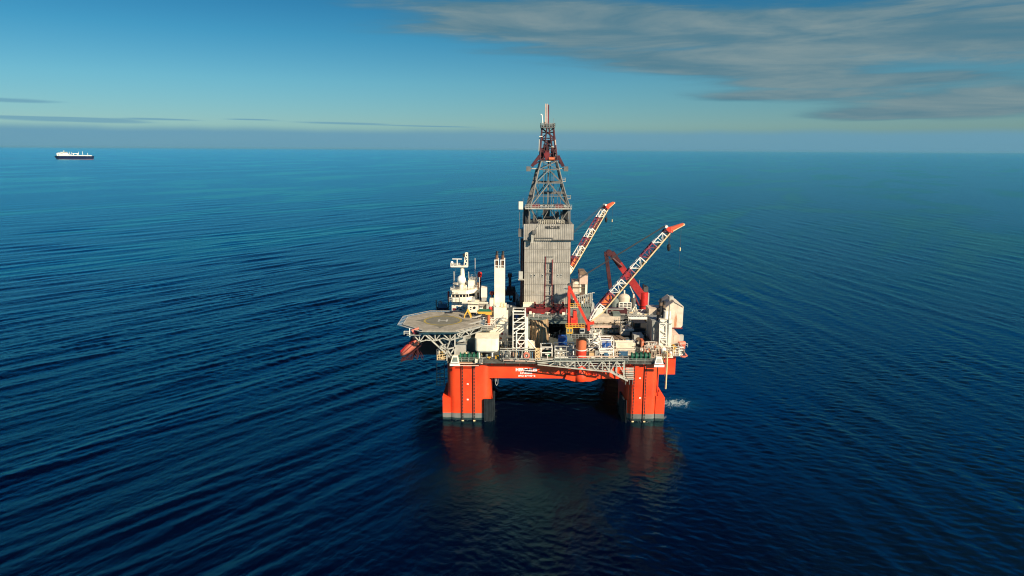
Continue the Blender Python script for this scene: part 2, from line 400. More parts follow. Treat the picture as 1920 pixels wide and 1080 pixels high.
# ------------------------------------------------------------------ the sea: swell as real geometry, ripples as bump
def build_sea():
    rng = np.random.default_rng(11)
    th = np.concatenate([np.linspace(-R(66), -R(42), 61)[:-1], np.linspace(-R(42), R(42), 1180), np.linspace(R(42), R(66), 61)[1:]])   # bearing from the view axis
    nA = len(th)
    dep = np.concatenate([np.linspace(R(56), R(37), 90)[:-1], np.linspace(R(37), R(1.0), 1120)])
    r = H / np.tan(dep)
    r = np.concatenate([r, np.geomspace(r[-1] * 1.012, 130000, 90)])
    rr, tt = np.meshgrid(r, th, indexing='ij')
    X, Y = rr * np.sin(tt), rr * np.cos(tt)
    dr = np.gradient(r)[:, None]; dt = r[:, None] * np.gradient(th)[None]
    er = (np.sin(tt), np.cos(tt)); et = (np.cos(tt), -np.sin(tt))
    Z = np.zeros_like(X)
    # patches where the wind has ruffled the surface more or less
    patch = np.zeros_like(X)
    for i in range(9):
        a = rng.uniform(0, 2 * np.pi); k = 2 * np.pi / rng.uniform(140, 520)
        patch += np.sin(k * (X * np.cos(a) + Y * np.sin(a)) + rng.uniform(0, 6.3))
    patch = .8 + .13 * patch
    lost = np.zeros_like(X)
    lee = 1 - .76 * np.exp(-(((X - 12) / 70) ** 2 + ((Y - 185) / 75) ** 2) ** 1.5)     # calmer in the lee of the platform
    comps = []
    bear = np.clip((X + 40) / (np.abs(Y) + 60) / .55 + .25, 0, 1); bear = bear * bear * (3 - 2 * bear)   # the swell bends across the scene
    for i in range(64):                                       # long-crested swell on the left
        lam = 3.0 * (46 / 3.0) ** rng.random(); crest = R(rng.normal(38, 7.5))
        comps.append((lam, crest + np.pi / 2, 0.0150 * (1.4 if 5 < lam < 13 else .5 if lam > 20 else .9), 1))
    for i in range(34):                                       # the weaker train on the right
        lam = 3.0 * (36 / 3.0) ** rng.random(); crest = R(rng.normal(-10, 14))
        comps.append((lam, crest + np.pi / 2, .0085, 3))
    for i in range(56):                                       # short wind chop
        lam = 1.4 * (6 / 1.4) ** rng.random()
        comps.append((lam, R(rng.normal(20, 34)), .0135, 2))
    grp = [np.sin(2 * np.pi / l * (X * np.sin(a) + Y * np.cos(a)) + p) for l, a, p in ((95, R(20), 1), (70, R(100), 2), (150, R(60), 4), (58, R(140), 5))]
    for lam, pa, slope, kind in comps:
        k = 2 * np.pi / lam; kx, ky = k * np.sin(pa), k * np.cos(pa)
        pr = np.abs(kx * er[0] + ky * er[1]) * dr; pt = np.abs(kx * et[0] + ky * et[1]) * dt
        w = np.clip(1.6 - np.maximum(pr, pt) / 1.5, 0, 1)
        w = w * w * (3 - 2 * w)
        c = grp[rng.integers(0, 4)]
        amp = slope / k * (patch if kind == 2 else (1 - .9 * bear) if kind == 1 else (.12 + .88 * bear)) * (1 + .55 * c)
        ph = kx * X + ky * Y + rng.uniform(0, 6.28)
        s = np.sin(ph)
        Z += w * amp * lee * (s - .25 * np.cos(2 * ph))
        lost += (1 - w * w) * slope ** 2 / 2
    # broad ruffled bands far off
    vs = np.stack([X, Y, Z], -1).reshape(-1, 3).astype(np.float32)
    rows = len(r)
    a = (np.arange(rows - 1)[:, None] * nA + np.arange(nA - 1)[None]).reshape(-1)
    quads = np.stack([a, a + 1, a + nA + 1, a + nA], -1).astype(np.int32)
    me = bpy.data.meshes.new('sea')
    me.vertices.add(len(vs)); me.vertices.foreach_set('co', vs.reshape(-1))
    me.loops.add(quads.size); me.loops.foreach_set('vertex_index', quads.reshape(-1))
    me.polygons.add(len(quads)); me.polygons.foreach_set('loop_start', np.arange(len(quads), dtype=np.int32) * 4)
    me.polygons.foreach_set('loop_total', np.full(len(quads), 4, np.int32))
    me.polygons.foreach_set('use_smooth', np.ones(len(quads), bool))
    me.update(); me.validate()
    at = me.attributes.new('lost', 'FLOAT', 'POINT'); at.data.foreach_set('value', np.sqrt(lost).reshape(-1).astype(np.float32))
    o = bpy.data.objects.new('sea', me); COL.objects.link(o); o['kind'] = 'structure'
    # the material
    m = bpy.data.materials.new('sea_water'); m.use_nodes = True; t = m.node_tree; q = G(t); b = t.nodes['Principled BSDF']
    geo = q.n('ShaderNodeNewGeometry'); pos = geo.outputs['Position']
    rot = q.n('ShaderNodeVectorRotate', rotation_type='Z_AXIS'); t.links.new(pos, rot.inputs['Vector']); rot.inputs['Angle'].default_value = R(25)
    mp = q.n('ShaderNodeVectorMath', operation='MULTIPLY'); t.links.new(rot.outputs[0], mp.inputs[0]); mp.inputs[1].default_value = (1.0, .38, 1)
    r1 = q.noise(mp.outputs[0], .85, 4, .6, .3)
    r2 = q.noise(pos, 2.4, 3, .6, .2)
    wind = q.ss(q.noise(mp.outputs[0], .006, 6, .6, .6), .38, .62)
    hgt = q.m('ADD', r1, q.m('MULTIPLY', r2, .32))
    sp0 = q.n('ShaderNodeSeparateXYZ'); t.links.new(pos, sp0.inputs[0])
    calm = q.m('SUBTRACT', 1.0, q.m('MULTIPLY', q.gauss(sp0.outputs[0], sp0.outputs[1], 12.0, 180.0, 72.0, 75.0), .42))
    bm = q.n('ShaderNodeBump'); bm.inputs['Distance'].default_value = .27
    t.links.new(q.m('MULTIPLY', calm, q.m('ADD', .25, q.m('MULTIPLY', wind, .55))), bm.inputs['Strength'])
    t.links.new(hgt, bm.inputs['Height']); t.links.new(bm.outputs[0], b.inputs['Normal'])
    la = q.n('ShaderNodeAttribute', attribute_name='lost')
    t.links.new(q.m('MINIMUM', q.m('ADD', .032, q.m('ADD', q.m('MULTIPLY', la.outputs['Fac'], q.m('ADD', 1.3, q.m('MULTIPLY', wind, 1.3))), q.m('MULTIPLY', wind, .06))), .27), b.inputs['Roughness'])
    gl = q.n('ShaderNodeBsdfGlossy', distribution='GGX'); gl.inputs['Color'].default_value = (.38, .97, 1.0, 1)
    fr = q.n('ShaderNodeFresnel'); fr.inputs['IOR'].default_value = 1.333
    t.links.new(bm.outputs[0], gl.inputs['Normal']); t.links.new(bm.outputs[0], fr.inputs['Normal'])
    df = q.n('ShaderNodeBsdfDiffuse'); mx = q.n('ShaderNodeMixShader')
    t.links.new(fr.outputs[0], mx.inputs[0]); t.links.new(df.outputs[0], mx.inputs[1]); t.links.new(gl.outputs[0], mx.inputs[2])
    t.links.new(b.inputs['Roughness'].links[0].from_socket, gl.inputs['Roughness'])
    mo = [n_ for n_ in t.nodes if n_.bl_idname == 'ShaderNodeOutputMaterial'][0]; t.nodes.remove(b)
    # churned water where the rig discharges, beside the right column
    fp = PG(1262, 756, 0)
    sp = q.n('ShaderNodeSeparateXYZ'); t.links.new(pos, sp.inputs[0])
    fm = q.gauss(sp.outputs[0], sp.outputs[1], fp.x + .5, fp.y, 7.0, 5.0, .0)
    fn = q.noise(mp.outputs[0], .75, 7, .68, 1.2)
    foam = q.m('MULTIPLY', q.ss(q.m('ADD', q.m('MULTIPLY', fm, .36), fn), .70, .95), q.ss(fm, .04, .3))
    body = q.mix(q.m('MULTIPLY', fm, .55), (.0002, .0013, .0085), (.006, .06, .075))
    sh = P(105, 297, 4650.0)
    wk = q.m('MULTIPLY', q.gauss(sp.outputs[0], sp.outputs[1], sh.x - 330, 4650.0, 300.0, 26.0), q.ss(sp.outputs[0], sh.x + 60, sh.x - 60))
    foam = q.m('MAXIMUM', foam, q.m('MULTIPLY', wk, .45))
    for xa, xb in ((830, 923), (1172, 1246)):             # a little wash round the near columns
        p0, p1 = PG(xa, 787, 0), PG(xb, 787, 0)
        dx_ = q.m('SUBTRACT', q.m('ABSOLUTE', q.m('SUBTRACT', sp.outputs[0], (p0.x + p1.x) / 2)), (p1.x - p0.x) / 2)
        dy_ = q.m('SUBTRACT', q.m('ABSOLUTE', q.m('SUBTRACT', sp.outputs[1], Y0 + 8.3)), 8.8)
        dd = q.m('MAXIMUM', dx_, dy_)
        foam = q.m('MAXIMUM', foam, q.m('MULTIPLY', q.m('MULTIPLY', q.ss(dd, 1.7, .1), q.ss(fn, .52, .66)), .30))
    col = body
    t.links.new(col, df.inputs['Color'])
    white = q.n('ShaderNodeBsdfDiffuse'); white.inputs['Color'].default_value = (.50, .62, .62, 1); m2 = q.n('ShaderNodeMixShader')
    t.links.new(q.m('MULTIPLY', foam, .6), m2.inputs[0]); t.links.new(mx.outputs[0], m2.inputs[1]); t.links.new(white.outputs[0], m2.inputs[2])
    t.links.new(m2.outputs[0], mo.inputs['Surface'])
    me.materials.append(m)
    return o
build_sea()

# thin sea air: one closed box round camera and scene
hz = bpy.data.materials.new('haze_air'); hz.use_nodes = True; ht = hz.node_tree; ht.nodes.clear()
pv = ht.nodes.new('ShaderNodeVolumePrincipled'); ho = ht.nodes.new('ShaderNodeOutputMaterial'); ht.links.new(pv.outputs[0], ho.inputs['Volume'])
pv.inputs['Color'].default_value = (.20, .50, .66, 1); pv.inputs['Density'].default_value = 1.0e-5; pv.inputs['Anisotropy'].default_value = 0.0
MATS['haze'] = hz
MB().box(-125000, 125000, -1500, 131000, -6, 125).build('haze', 'haze', None, kind='stuff')

# ================================================================== THE DRILLING PLATFORM: hull
YB = Y0 + 72                     # far edge of the deck
YW = Y0 - 1.2                    # outer edge of the walkway that overhangs the front face
xa0, xa1 = P(838, 730, Y0).x, P(921, 730, Y0).x
xb0, xb1 = P(1174, 730, Y0).x, P(1237, 730, Y0).x
hull = thing('drilling_platform', 'orange semi-submersible drilling platform hull standing on columns in the sea', 'drilling platform', ((xa0 + xb1) / 2, Y0 + 35, 0))
COLW = 17; YGF = Y0 + .7
def column(x0, x1, y, name='column'):
    c = MB().rprism(x0, x1, y, y + COLW, -4, ZD - .5, 2.6, 7).build(name, 'hull', hull, smooth=True)
    return c
cl_, cr_ = column(xa0, xa1, Y0), column(xb0, xb1, Y0)
column(xa0, xa1, YB - COLW - 2); column(xb0, xb1, YB - COLW - 2)
# sponsons low on the outer sides, sloping on top
def sponson(col, pxi, pxo, pt, ps, xin):
    xo = P(pxo, 760, Y0 + .3).x; zt, zs = P(1040, pt, Y0).z, P(1040, ps, Y0).z
    MB().xz([(xin, -4), (xo, -4), (xo, zt - .2), (xin, zs)], Y0 + .25, Y0 + 13).build('sponson', 'hull', col)
sponson(cl_, 842, 830, 744, 748, xa0 + 1.0)
sponson(cr_, 1235, 1246, 744, 742, xb1 - 1.0)
mb = MB(); xo = P(1246, 760, Y0 + .3).x; zt = P(1040, 744, Y0).z
for k in (0, 6.2, 12.2): mb.xz([(xb1 - .3, zt + .1), (xo - .1, zt - .1), (xb1 - .3, zt + 2.4)], Y0 + .5 + k, Y0 + .8 + k)
mb.build('bracket', 'hull', cr_)
# black fender bars round the inner corners
def fender(col, xs, side):
    z1 = P(1040, 749, Y0).z
    f = MB().box(min(xs), max(xs), Y0 - .35, Y0 - .05, 1.0, z1).build('fender', 'rubber', col)
    b = MB()
    n = 6
    for i in range(n):
        x = xs[0] + (xs[1] - xs[0]) * i / (n - 1); b.tube((x, Y0 - .6, -1.5), (x, Y0 - .6, z1 + .25), .34, 8)
    for i in range(5):
        x = xs[1] + side * .5; y = Y0 + .3 + i * 1.5
        b.tube((x, y, -1.5), (x, y, z1 + .25), .34, 8)
    b.build('fender_bar', 'rubber', f)
fender(cl_, (P(909, 760, Y0).x, P(922, 760, Y0).x), 1)
fender(cr_, (P(1170, 760, Y0).x + .3, P(1174, 760, Y0).x - .3), -1)
mb = MB(); x = P(1154, 740, Y0 + 5).x
# draft marks
for col, px in ((cl_, 877), (cr_, 1200)):
    for py in ((720, 749) if px == 877 else (709, 746)):
        a = P(px, py, Y0 - .06)
        lettering('draft_mark', '0' if py < 730 else '8', a, .6, .5, 'lettering', col, .02)
# deck box: girder between the columns
MB().box(xa1 - 2.7, xb0 + 2.7, YGF, Y0 + 15.6, ZB, ZD - .45).build('front_girder', 'hull', hull)
MB().box(xa0 + .6, xb1 - .6, Y0 + 16, YB - 1.2, ZB + .04, ZD - .47).build('deck_box', 'hull', hull)
# knee at the right end of the girder
mb = MB(); xk = xb0
mb.xz([(xk + 1, ZB - 3.2), (xk - 2.2, ZB + .03), (xk + 1, ZB + .03)], Y0 + 2.2, Y0 + 14); mb.build('knee_plate', 'hull', hull)
# stiffener brackets under the overhanging walkway
mb = MB()
for i in range(16):
    x = xa0 + 1.2 + i * (xb1 - xa0 - 2.4) / 15
    yf = YGF if xa1 < x < xb0 else Y0
    mb.add([(x - .12, yf, ZD - .55), (x + .12, yf, ZD - .55), (x + .12, yf - 1.5, ZD - .55), (x - .12, yf - 1.5, ZD - .55), (x - .12, yf, ZD - 1.7), (x + .12, yf, ZD - 1.7)],
           [(0, 1, 2, 3), (0, 3, 4), (1, 5, 2), (3, 2, 5, 4), (0, 4, 5, 1)])
mb.build('bracket', 'hull', hull)
# right wing and the low deck beyond it
a, b = P(1239, 676, Y0 + 7), P(1265.5, 702, Y0 + 7)
MB().box(xb1 - .5, b.x, Y0 + 7, YB - 4, b.z, ZD - .52).build('side_box', 'hull', hull)
WX = b.x
# bow box: the deck narrows towards the left end
ybw = Y0 + 23
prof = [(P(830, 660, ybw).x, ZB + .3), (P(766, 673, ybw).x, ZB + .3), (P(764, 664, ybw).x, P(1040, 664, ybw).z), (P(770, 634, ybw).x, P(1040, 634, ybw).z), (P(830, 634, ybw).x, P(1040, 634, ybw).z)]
MB().xz(prof, ybw, ybw + 30).build('bow_box', 'maroon', hull)  # maroon in place of hull orange, shade under the helideck put into the colour
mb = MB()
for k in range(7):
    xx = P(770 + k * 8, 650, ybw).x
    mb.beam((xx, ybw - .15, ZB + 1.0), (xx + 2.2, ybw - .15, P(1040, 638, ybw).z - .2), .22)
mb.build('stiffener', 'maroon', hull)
# free-fall lifeboat on its slip at the bow
YF = Y0 + 3.5; ZR = P(770, 672, YF).z
A_, B_ = P(784, 639, YF), P(751.5, 667, YF)
t = thing('lifeboat', 'salmon orange free-fall lifeboat pointing down to the sea below the left edge of the helideck', 'lifeboat', (A_.x, YF, A_.z))
d_ = (B_ - A_).normalized(); n_ = Vector((d_.z, 0, -d_.x)); n_ = n_ if n_.z > 0 else -n_; Ln_ = (B_ - A_).length; yv = Vector((0, 1, 0))
vs = []; secs = [(0, .9, .95), (.04, 1.15, 1.2), (.3, 1.25, 1.42), (.6, 1.2, 1.3), (.8, 1.0, 1.0), (.93, .6, .6), (1.0, .1, .12)]
for f, wy, wn in secs:
    for k in range(14):
        t_ = 2 * math.pi * k / 14; vs.append(A_ + d_ * (Ln_ * f) + yv * (1.25 * wy * math.cos(t_)) + n_ * (wn * (1.05 if math.sin(t_) > 0 else .8) * math.sin(t_)))
m_ = len(secs)
MB().add(vs, [(i * 14 + k, i * 14 + (k + 1) % 14, (i + 1) * 14 + (k + 1) % 14, (i + 1) * 14 + k) for i in range(m_ - 1) for k in range(14)] + [tuple(range(13, -1, -1)), tuple(range((m_ - 1) * 14, m_ * 14))]).build('body', 'salmon', t, smooth=True)
for an in (-1.35, -.75, -.1):
    q_ = [A_ + d_ * (Ln_ * f) + yv * (1.27 * wy * math.sin(an)) + n_ * (wn * 1.07 * math.cos(an)) for f, wy, wn in secs[1:6]]
    MB().path(q_, .10, 6).build('fender_strip', 'darkred', t)
mb = MB()
for s in (-.55, .1): mb.beam(A_ + d_ * .3 + n_ * (1.35 if s > 0 else 1.2) + yv * (s - .9), A_ + d_ * (Ln_ * .85) + n_ * (1.15 if s > 0 else .95) + yv * (s - .5), .16)
mb.build('grab_rail', 'red', t); MB().box(A_.x + d_.x * 1.2 - .6, A_.x + d_.x * 1.2 + .5, YF - .6, YF + .6, A_.z + .2, A_.z + 1.3).build('conning_hood', 'salmon', t)
t = thing('launch_ramp', 'dark red lattice launch ramp under the salmon lifeboat at the left end', 'ramp', (B_.x, YF, ZR))
mb = MB()
for y in (-1.1, 1.1):
    a, b = A_ + yv * y - n_ * 1.5, B_ + yv * y - n_ * 1.3 + d_ * .8; mb.beam(a, b, .3); c_ = Vector((b.x, b.y, ZR)); mb.beam(b, c_, .28).beam(c_, Vector((P(790, 660, ybw).x, b.y, ZR)), .28)
    for f in (.2, .45, .7, .95): p = a.lerp(b, f); mb.beam(p, Vector((p.x, p.y, ZR)), .22); mb.beam(p, Vector((p.x + 1.6, p.y, ZR)), .18)
    mb.beam(Vector((P(790, 660, ybw).x, b.y, ZR)), Vector((P(790, 660, ybw).x, ybw + .2, ZR)), .3); mb.beam(a, Vector((a.x, ybw + .2, a.z)), .3)
mb.build('frame', 'maroon', t)
# main deck plating
xl, xr = P(838, 677, YW).x, P(1247, 677, YW).x
dk = MB().box(xl, xr, YW, YB, ZD - .45, ZD).build('main_deck', 'deck', hull)
MB().box(P(820, 680, Y0 + 5).x, xl, Y0 + 5, YB, ZD - .45, ZD - .01).build('side_deck', 'deck', hull)
a = P(1281, 668, Y0 + 12)
MB().xz([(xr, ZD - .46), (P(1280, 668, Y0 + 12).x, ZD - .46), (P(1280, 668, Y0 + 12).x, ZD - .02), (xr, ZD - .02)], Y0 + 9, YB - 6).build('side_deck', 'deck', hull)
# pale edge pipes along the walkway, with gaps
mb = MB()
for p0, p1, py in ((852, 905, 681.5), (861, 898, 685.5), (944, 962, 675.5), (966, 985, 677), (988, 1003, 677.5), (1085, 1160, 668)):
    a, b = P(p0, py, YW - .2), P(p1, py, YW - .2); mb.tube((a.x, a.y, a.z), (b.x, a.y, a.z), .16, 6)
mb.build('edge_pipe', 'pinkbeige', hull)
fb(MB(), 857, 679, 905, 683, YW - .05, .5).build('edge_plate', 'brownrust', hull)
fb(MB(), 1040, 672.5, 1075, 676.5, YW - .05, .5).build('edge_plate', 'brownrust', hull)
# guard rails
def rail_obj(pts, mat='lightgrey', name='guard_rail', par=hull, h=1.15, step=2.0, w=.10):
    return MB().rail(pts, h, step, w).build(name, mat, par)
for p0, p1 in ((852, 905), (944, 1000), (1004, 1040), (1098, 1172), (1176, 1226)):
    rail_obj([(P(p0, 677, YW + .1).x, YW + .1, ZD), (P(p1, 677, YW + .1).x, YW + .1, ZD)])
rail_obj([(P(1280, 668, Y0 + 12).x - .2, Y0 + 9.2, ZD), (P(1280, 668, Y0 + 12).x - .2, YB - 7, ZD)], 'lightgrey')
rail_obj([(P(821, 678, Y0 + 6).x, Y0 + 5.3, ZD), (P(821, 678, Y0 + 6).x, Y0 + 30, ZD)], 'lightgrey')
# lettering
for nm, tx, px0, px1, py, hh, bo in (('name_lettering', 'HERCULES', 967, 1007, 693, 6.0, .05), ('port_lettering', 'LIMASSOL', 975.5, 998.5, 699.4, 3.5, .04), ('number_lettering', 'IMO 8769763', 972, 1003.5, 704.6, 3.5, .04)):
    a, b = P(px0, py, YGF), P(px1, py, YGF)
    hm = P(1000, py - hh / 2, YGF).z - P(1000, py + hh / 2, YGF).z
    lettering(nm, tx, ((a.x + b.x) / 2, YGF, a.z), b.x - a.x, hm, 'lettering', hull, bo, .06)
# crane sponson bulging from the girder
c = P(1089, 700, Y0 + .6)
cs = MB().lathe((c.x, Y0 + 1.0, 0), [(1.9, ZB - .55), (2.05, ZB - .3), (2.0, ZB + 1.6), (1.65, ZB + 2.2), (1.6, ZD - .5)], 28).build('crane_sponson', 'hull', hull, smooth=True)
zl = ZB - .5
MB().xz([(P(1059, 710, Y0).x, ZB + .15), (P(1062, 703, Y0).x, ZB + 1.4), (P(1116, 703, Y0).x, ZB + 1.4), (P(1120, 708, Y0).x, ZB + .1), (P(1107, 714, Y0).x, ZB - .6), (P(1077, 714, Y0).x, ZB - .6)], Y0 - .2, Y0 + 4).build('bulge', 'hull', cs)
fb(MB(), 1108, 699, 1124, 705.5, YGF - .2, .25).build('rubbing_strip', 'crane_red', cs)
CRX = c.x

# mooring chains down the front columns (things of their own)
MG = 'mooring chains hanging down the front columns'
for px, ww, lab in ((867, 'left column', 'left-hand dark mooring chain hanging down the face of the left orange column'),
                    (889, 'left column', 'right-hand dark mooring chain hanging down the face of the left orange column'),
                    (1190, 'right column', 'left-hand dark mooring chain hanging down the face of the right orange column'),
                    (1212, 'right column', 'right-hand dark mooring chain hanging down the face of the right orange column')):
    a = P(px, 690, Y0 - .55)
    t = thing('mooring_chain', lab, 'chain', (a.x, Y0 - .55, -1.2), MG)
    mb = MB(); z = -1.2; k = 0
    while z < ZD - .6:
        w, d = (.34, .12) if k % 2 == 0 else (.12, .34)
        mb.rprism(a.x - w / 2, a.x + w / 2, a.y - d / 2, a.y + d / 2, z, z + .62, .06, 2); z += .5; k += 1
    mb.build('chain', 'chain', t)
    f = MB().box(a.x - .44, a.x - .34, Y0 - .3, Y0 - .03, .2, ZD - .7).box(a.x - .5, a.x + .5, Y0 - .8, Y0 - .03, -.5, .2)
    f.build('guide', 'chain', t)
    MB().tube((a.x - .3, Y0 - .95, .1), (a.x + .3, Y0 - .95, .1), .22, 12).build('sheave', 'boomcream', t)

def clutter(t, px0, px1, py, zb, Yf, n, hmax, mats, seed, depth=2.0):
    """small fittings on a roof or deck: boxes, pipes, vents, each a part of the thing it is fixed to"""
    rd_ = random.Random(seed); xa, xb = P(px0, py, Yf).x, P(px1, py, Yf).x
    for k in range(n):
        x = xa + (xb - xa) * (k + rd_.random()) / n; y = Yf + rd_.random() * depth; h = hmax * rd_.uniform(.35, 1); m_ = rd_.choice(mats); s = rd_.randrange(4); w = rd_.uniform(.25, .6)
        if s == 0: MB().box(x - w, x + w, y, y + w * 1.6, zb, zb + h * .6).build('equipment_box', m_, t)
        elif s == 1: MB().tube((x, y, zb), (x, y, zb + h), .13, 7).tube((x, y, zb + h - .05), (x + .5, y - .2, zb + h + .05), .13, 7).build('pipe', m_, t)
        elif s == 2: MB().lathe((x, y, zb), [(w * .5, 0), (w * .5, h * .5), (w * .85, h * .55), (w * .6, h * .75)], 10).build('vent', m_, t)
        else: MB().tube((x - w * 1.6, y, zb + h * .4), (x + w * 1.6, y, zb + h * .4), .15, 7).box(x - .1, x + .1, y - .1, y + .1, zb, zb + h * .4).build('pipe', m_, t)

# ================================================================== helideck
HC = PG(830.5, 601, 28.0); ZH = 28.0
HR = (PG(901, 600, ZH).x - PG(758.5, 600, ZH).x) / 2 / math.cos(R(22.5))
heli = thing('helideck', 'octagonal grey helideck with yellow ring and white letter H, carried by a lattice truss', 'helideck', (HC.x, HC.y, ZD))
def octo(r, off=22.5): return [(HC.x + r * math.cos(R(off + 45 * k)), HC.y + r * math.sin(R(off + 45 * k))) for k in range(8)]
MB().prism(octo(HR), ZH - .55, ZH).build('deck_plate', 'helideck', heli)
def ring(r0, r1, z, n=64):
    mb = MB(); v = []
    for i in range(n):
        t = 2 * math.pi * i / n; v += [(HC.x + r0 * math.cos(t), HC.y + r0 * math.sin(t), z), (HC.x + r1 * math.cos(t), HC.y + r1 * math.sin(t), z)]
    return mb.add(v, [(2 * i, 2 * i + 1, (2 * i + 3) % (2 * n), (2 * i + 2) % (2 * n)) for i in range(n)])
star = []
for i in range(72):
    t = 2 * math.pi * i / 72; q = abs(((t / (math.pi / 2)) % 1) - .5) * 2
    star.append((HC.x + (6.1 + 2.6 * q ** 5) * math.cos(t), HC.y + (6.1 + 3.4 * q ** 5) * math.sin(t)))
n = len(star)
MB().add([(x, y, ZH + .012) for x, y in star], [tuple(range(n))]).build('diamond_marking', 'helidark', heli)
ring(5.35, 5.95, ZH + .024).build('ring_marking', 'yellowline', heli)
mb = MB()
for x0, x1, y0, y1 in ((-1.5, -.95, -1.5, 1.5), (.95, 1.5, -1.5, 1.5), (-.95, .95, -.28, .28)): mb.box(HC.x + x0, HC.x + x1, HC.y + y0, HC.y + y1, ZH + .026, ZH + .032)
mb.build('letter_marking', 'steel', heli)
mb = MB(); o1, o0 = octo(HR - .05), octo(HR - .4)
mb.add([(x, y, ZH + .012) for x, y in o1] + [(x, y, ZH + .012) for x, y in o0], [(i, (i + 1) % 8, 8 + (i + 1) % 8, 8 + i) for i in range(8) if i not in (5,)])
mb.build('edge_line', 'lightgrey', heli)
mb = MB(); o2 = octo(HR + 1.5); o1 = octo(HR)
mb.add([(x, y, ZH - .35) for x, y in o1] + [(x, y, ZH - .05) for x, y in o2] + [(x, y, ZH - .4) for x, y in o1] + [(x, y, ZH - .1) for x, y in o2],
       [(i, 8 + i, 8 + (i + 1) % 8, (i + 1) % 8) for i in range(8)] + [(16 + i, 16 + (i + 1) % 8, 24 + (i + 1) % 8, 24 + i) for i in range(8)])
net = mb.build('safety_net', 'steelblue', heli)
mb = MB()
for i in range(8):
    a, b = Vector((*o2[i], ZH - .05)), Vector((*o2[(i + 1) % 8], ZH - .05)); c, d = Vector((*o1[i], ZH - .3)), Vector((*o1[(i + 1) % 8], ZH - .3))
    mb.beam(a, b, .16)
    for k in range(6): mb.beam(c.lerp(d, k / 6), a.lerp(b, k / 6), .12)
mb.build('net_frame', 'steel', net)
# seams of the deck panels
mb = MB()
for k in range(-5, 6):
    y = HC.y + k * 2.0; xx = min(HR * .924, HR * 1.307 - abs(y - HC.y)) - .1
    mb.box(HC.x - xx, HC.x + xx, y - .03, y + .03, ZH + .001, ZH + .006)
mb.build('panel_seam', 'claddark', heli)
# support truss: the same frame repeated on four planes, tied across
def hp(px, py, Yf): return P(px, py, Yf)
YT = HC.y - HR * .924 + .3
segs_top = [((786, 626), (799, 624)), ((799, 624), (863, 624)), ((863, 624), (900, 613))]
segs = [((787, 641), (800, 637.5)), ((800, 637.5), (816, 639)), ((816, 639), (830, 634)), ((830, 634), (844, 638)), ((844, 638), (880, 628)), ((880, 628), (903, 620)),
        ((775, 627), (787, 641)), ((787, 641), (799, 624)), ((787, 641), (786, 626)), ((799, 624), (816, 639)), ((816, 639), (828, 624)), ((816, 639), (816, 624)),
        ((828, 624), (844, 638)), ((844, 638), (856, 624)), ((844, 638), (844, 624)), ((856, 624), (862, 633)), ((862, 633), (873, 621)), ((862, 633), (862, 624)), ((873, 621), (880, 628)), ((880, 628), (890, 616))]
legs = [((798, 628), (843, 669)), ((822, 636), (838, 655)), ((838, 655), (847, 668)), ((844, 638), (838, 655)), ((838, 655), (853, 651)), ((824, 650), (838, 655)), ((838, 655), (838, 676)), ((853, 628), (853, 672)), ((824, 650), (836, 646)), ((853, 651), (846, 662))]
for kind, nm, w in ((segs_top, 'top_chord', .42), (segs, 'truss_brace', .26), (legs, 'support_leg', .36)):
    for dy in ((0, 7.3, 14.6, 21.5) if nm != 'support_leg' else (0, 9)):
        off = Vector((0, dy, 0)); mb = MB()
        for a, b in kind:
            p, q = hp(*a, YT), hp(*b, YT)
            mb.beam(p + off, q + off, w)
        mb.build(nm, 'trusslight', heli)
mb = MB()
for a in ((787, 641), (816, 639), (844, 638), (880, 628), (799, 624), (863, 624), (828, 624)):
    p = hp(*a, YT)
    for k in range(3):
        mb.beam(p + Vector((0, 7.2 * k, 0)), p + Vector((0, 7.2 * k + 7.2, 0)), .28)
for a, b in (((787, 641), (816, 639)), ((816, 639), (844, 638)), ((844, 638), (880, 628))):
    p, q = hp(*a, YT), hp(*b, YT)
    mb.beam(p, q + Vector((0, 7.2, 0)), .2); mb.beam(q + Vector((0, 7.2, 0)), p + Vector((0, 14.4, 0)), .2)
mb.build('cross_beam', 'steel', heli)
# gangway along the right edge
p, q = P(903, 607, HC.y - 3), P(925, 608, HC.y - 3)
mb = MB().box(p.x - .3, q.x, HC.y - 4, HC.y + 1, ZH - 2.0, ZH - 1.7); mb.build('gangway', 'grey', heli)
MB().rail([(p.x, HC.y - 4, ZH - 1.7), (q.x, HC.y - 4, ZH - 1.7)], 1.1, 1.2, .1).build('gangway_rail', 'lightgrey', heli)
# fire monitor platform hanging at the front left
a = P(776, 622, YT + 1)
fm = thing('monitor_platform', 'small grey platform below the left front edge of the helideck', 'platform', (a.x, YT, a.z - .6))
MB().box(P(763, 620, YT).x, P(789, 620, YT).x, YT - .6, YT + 2.4, a.z - .8, a.z - .55).build('floor', 'grey', fm)
MB().rail([(P(758, 620, YT).x, YT - .5, a.z - .55), (P(768, 620, YT).x, YT - .5, a.z - .55)], 1.1, .8, .12).build('guard_rail', 'cream', fm)
MB().tube((P(768.5, 620, YT).x, YT - .4, a.z - 1.2), (P(768.5, 620, YT).x, YT - .4, a.z + 1.5), .14, 6).build('post', 'boomwhite', fm)
t = thing('fire_monitor', 'pinkish red fire monitor on the platform below the helideck edge', 'fire monitor', (P(778, 619, YT).x, YT + .8, a.z - .55))
p = P(778, 619, YT + .6)
MB().lathe((p.x, YT + .8, a.z - .55), [(.7, 0), (.8, .3), (.55, .9), (.35, 1.3)], 12).build('base', 'boompurple', t)
MB().tube((p.x - .9, YT + .5, a.z + .3), (p.x + 1.1, YT + 1.0, a.z + 1.1), .45, 10, .3).build('barrel', 'salmon', t)
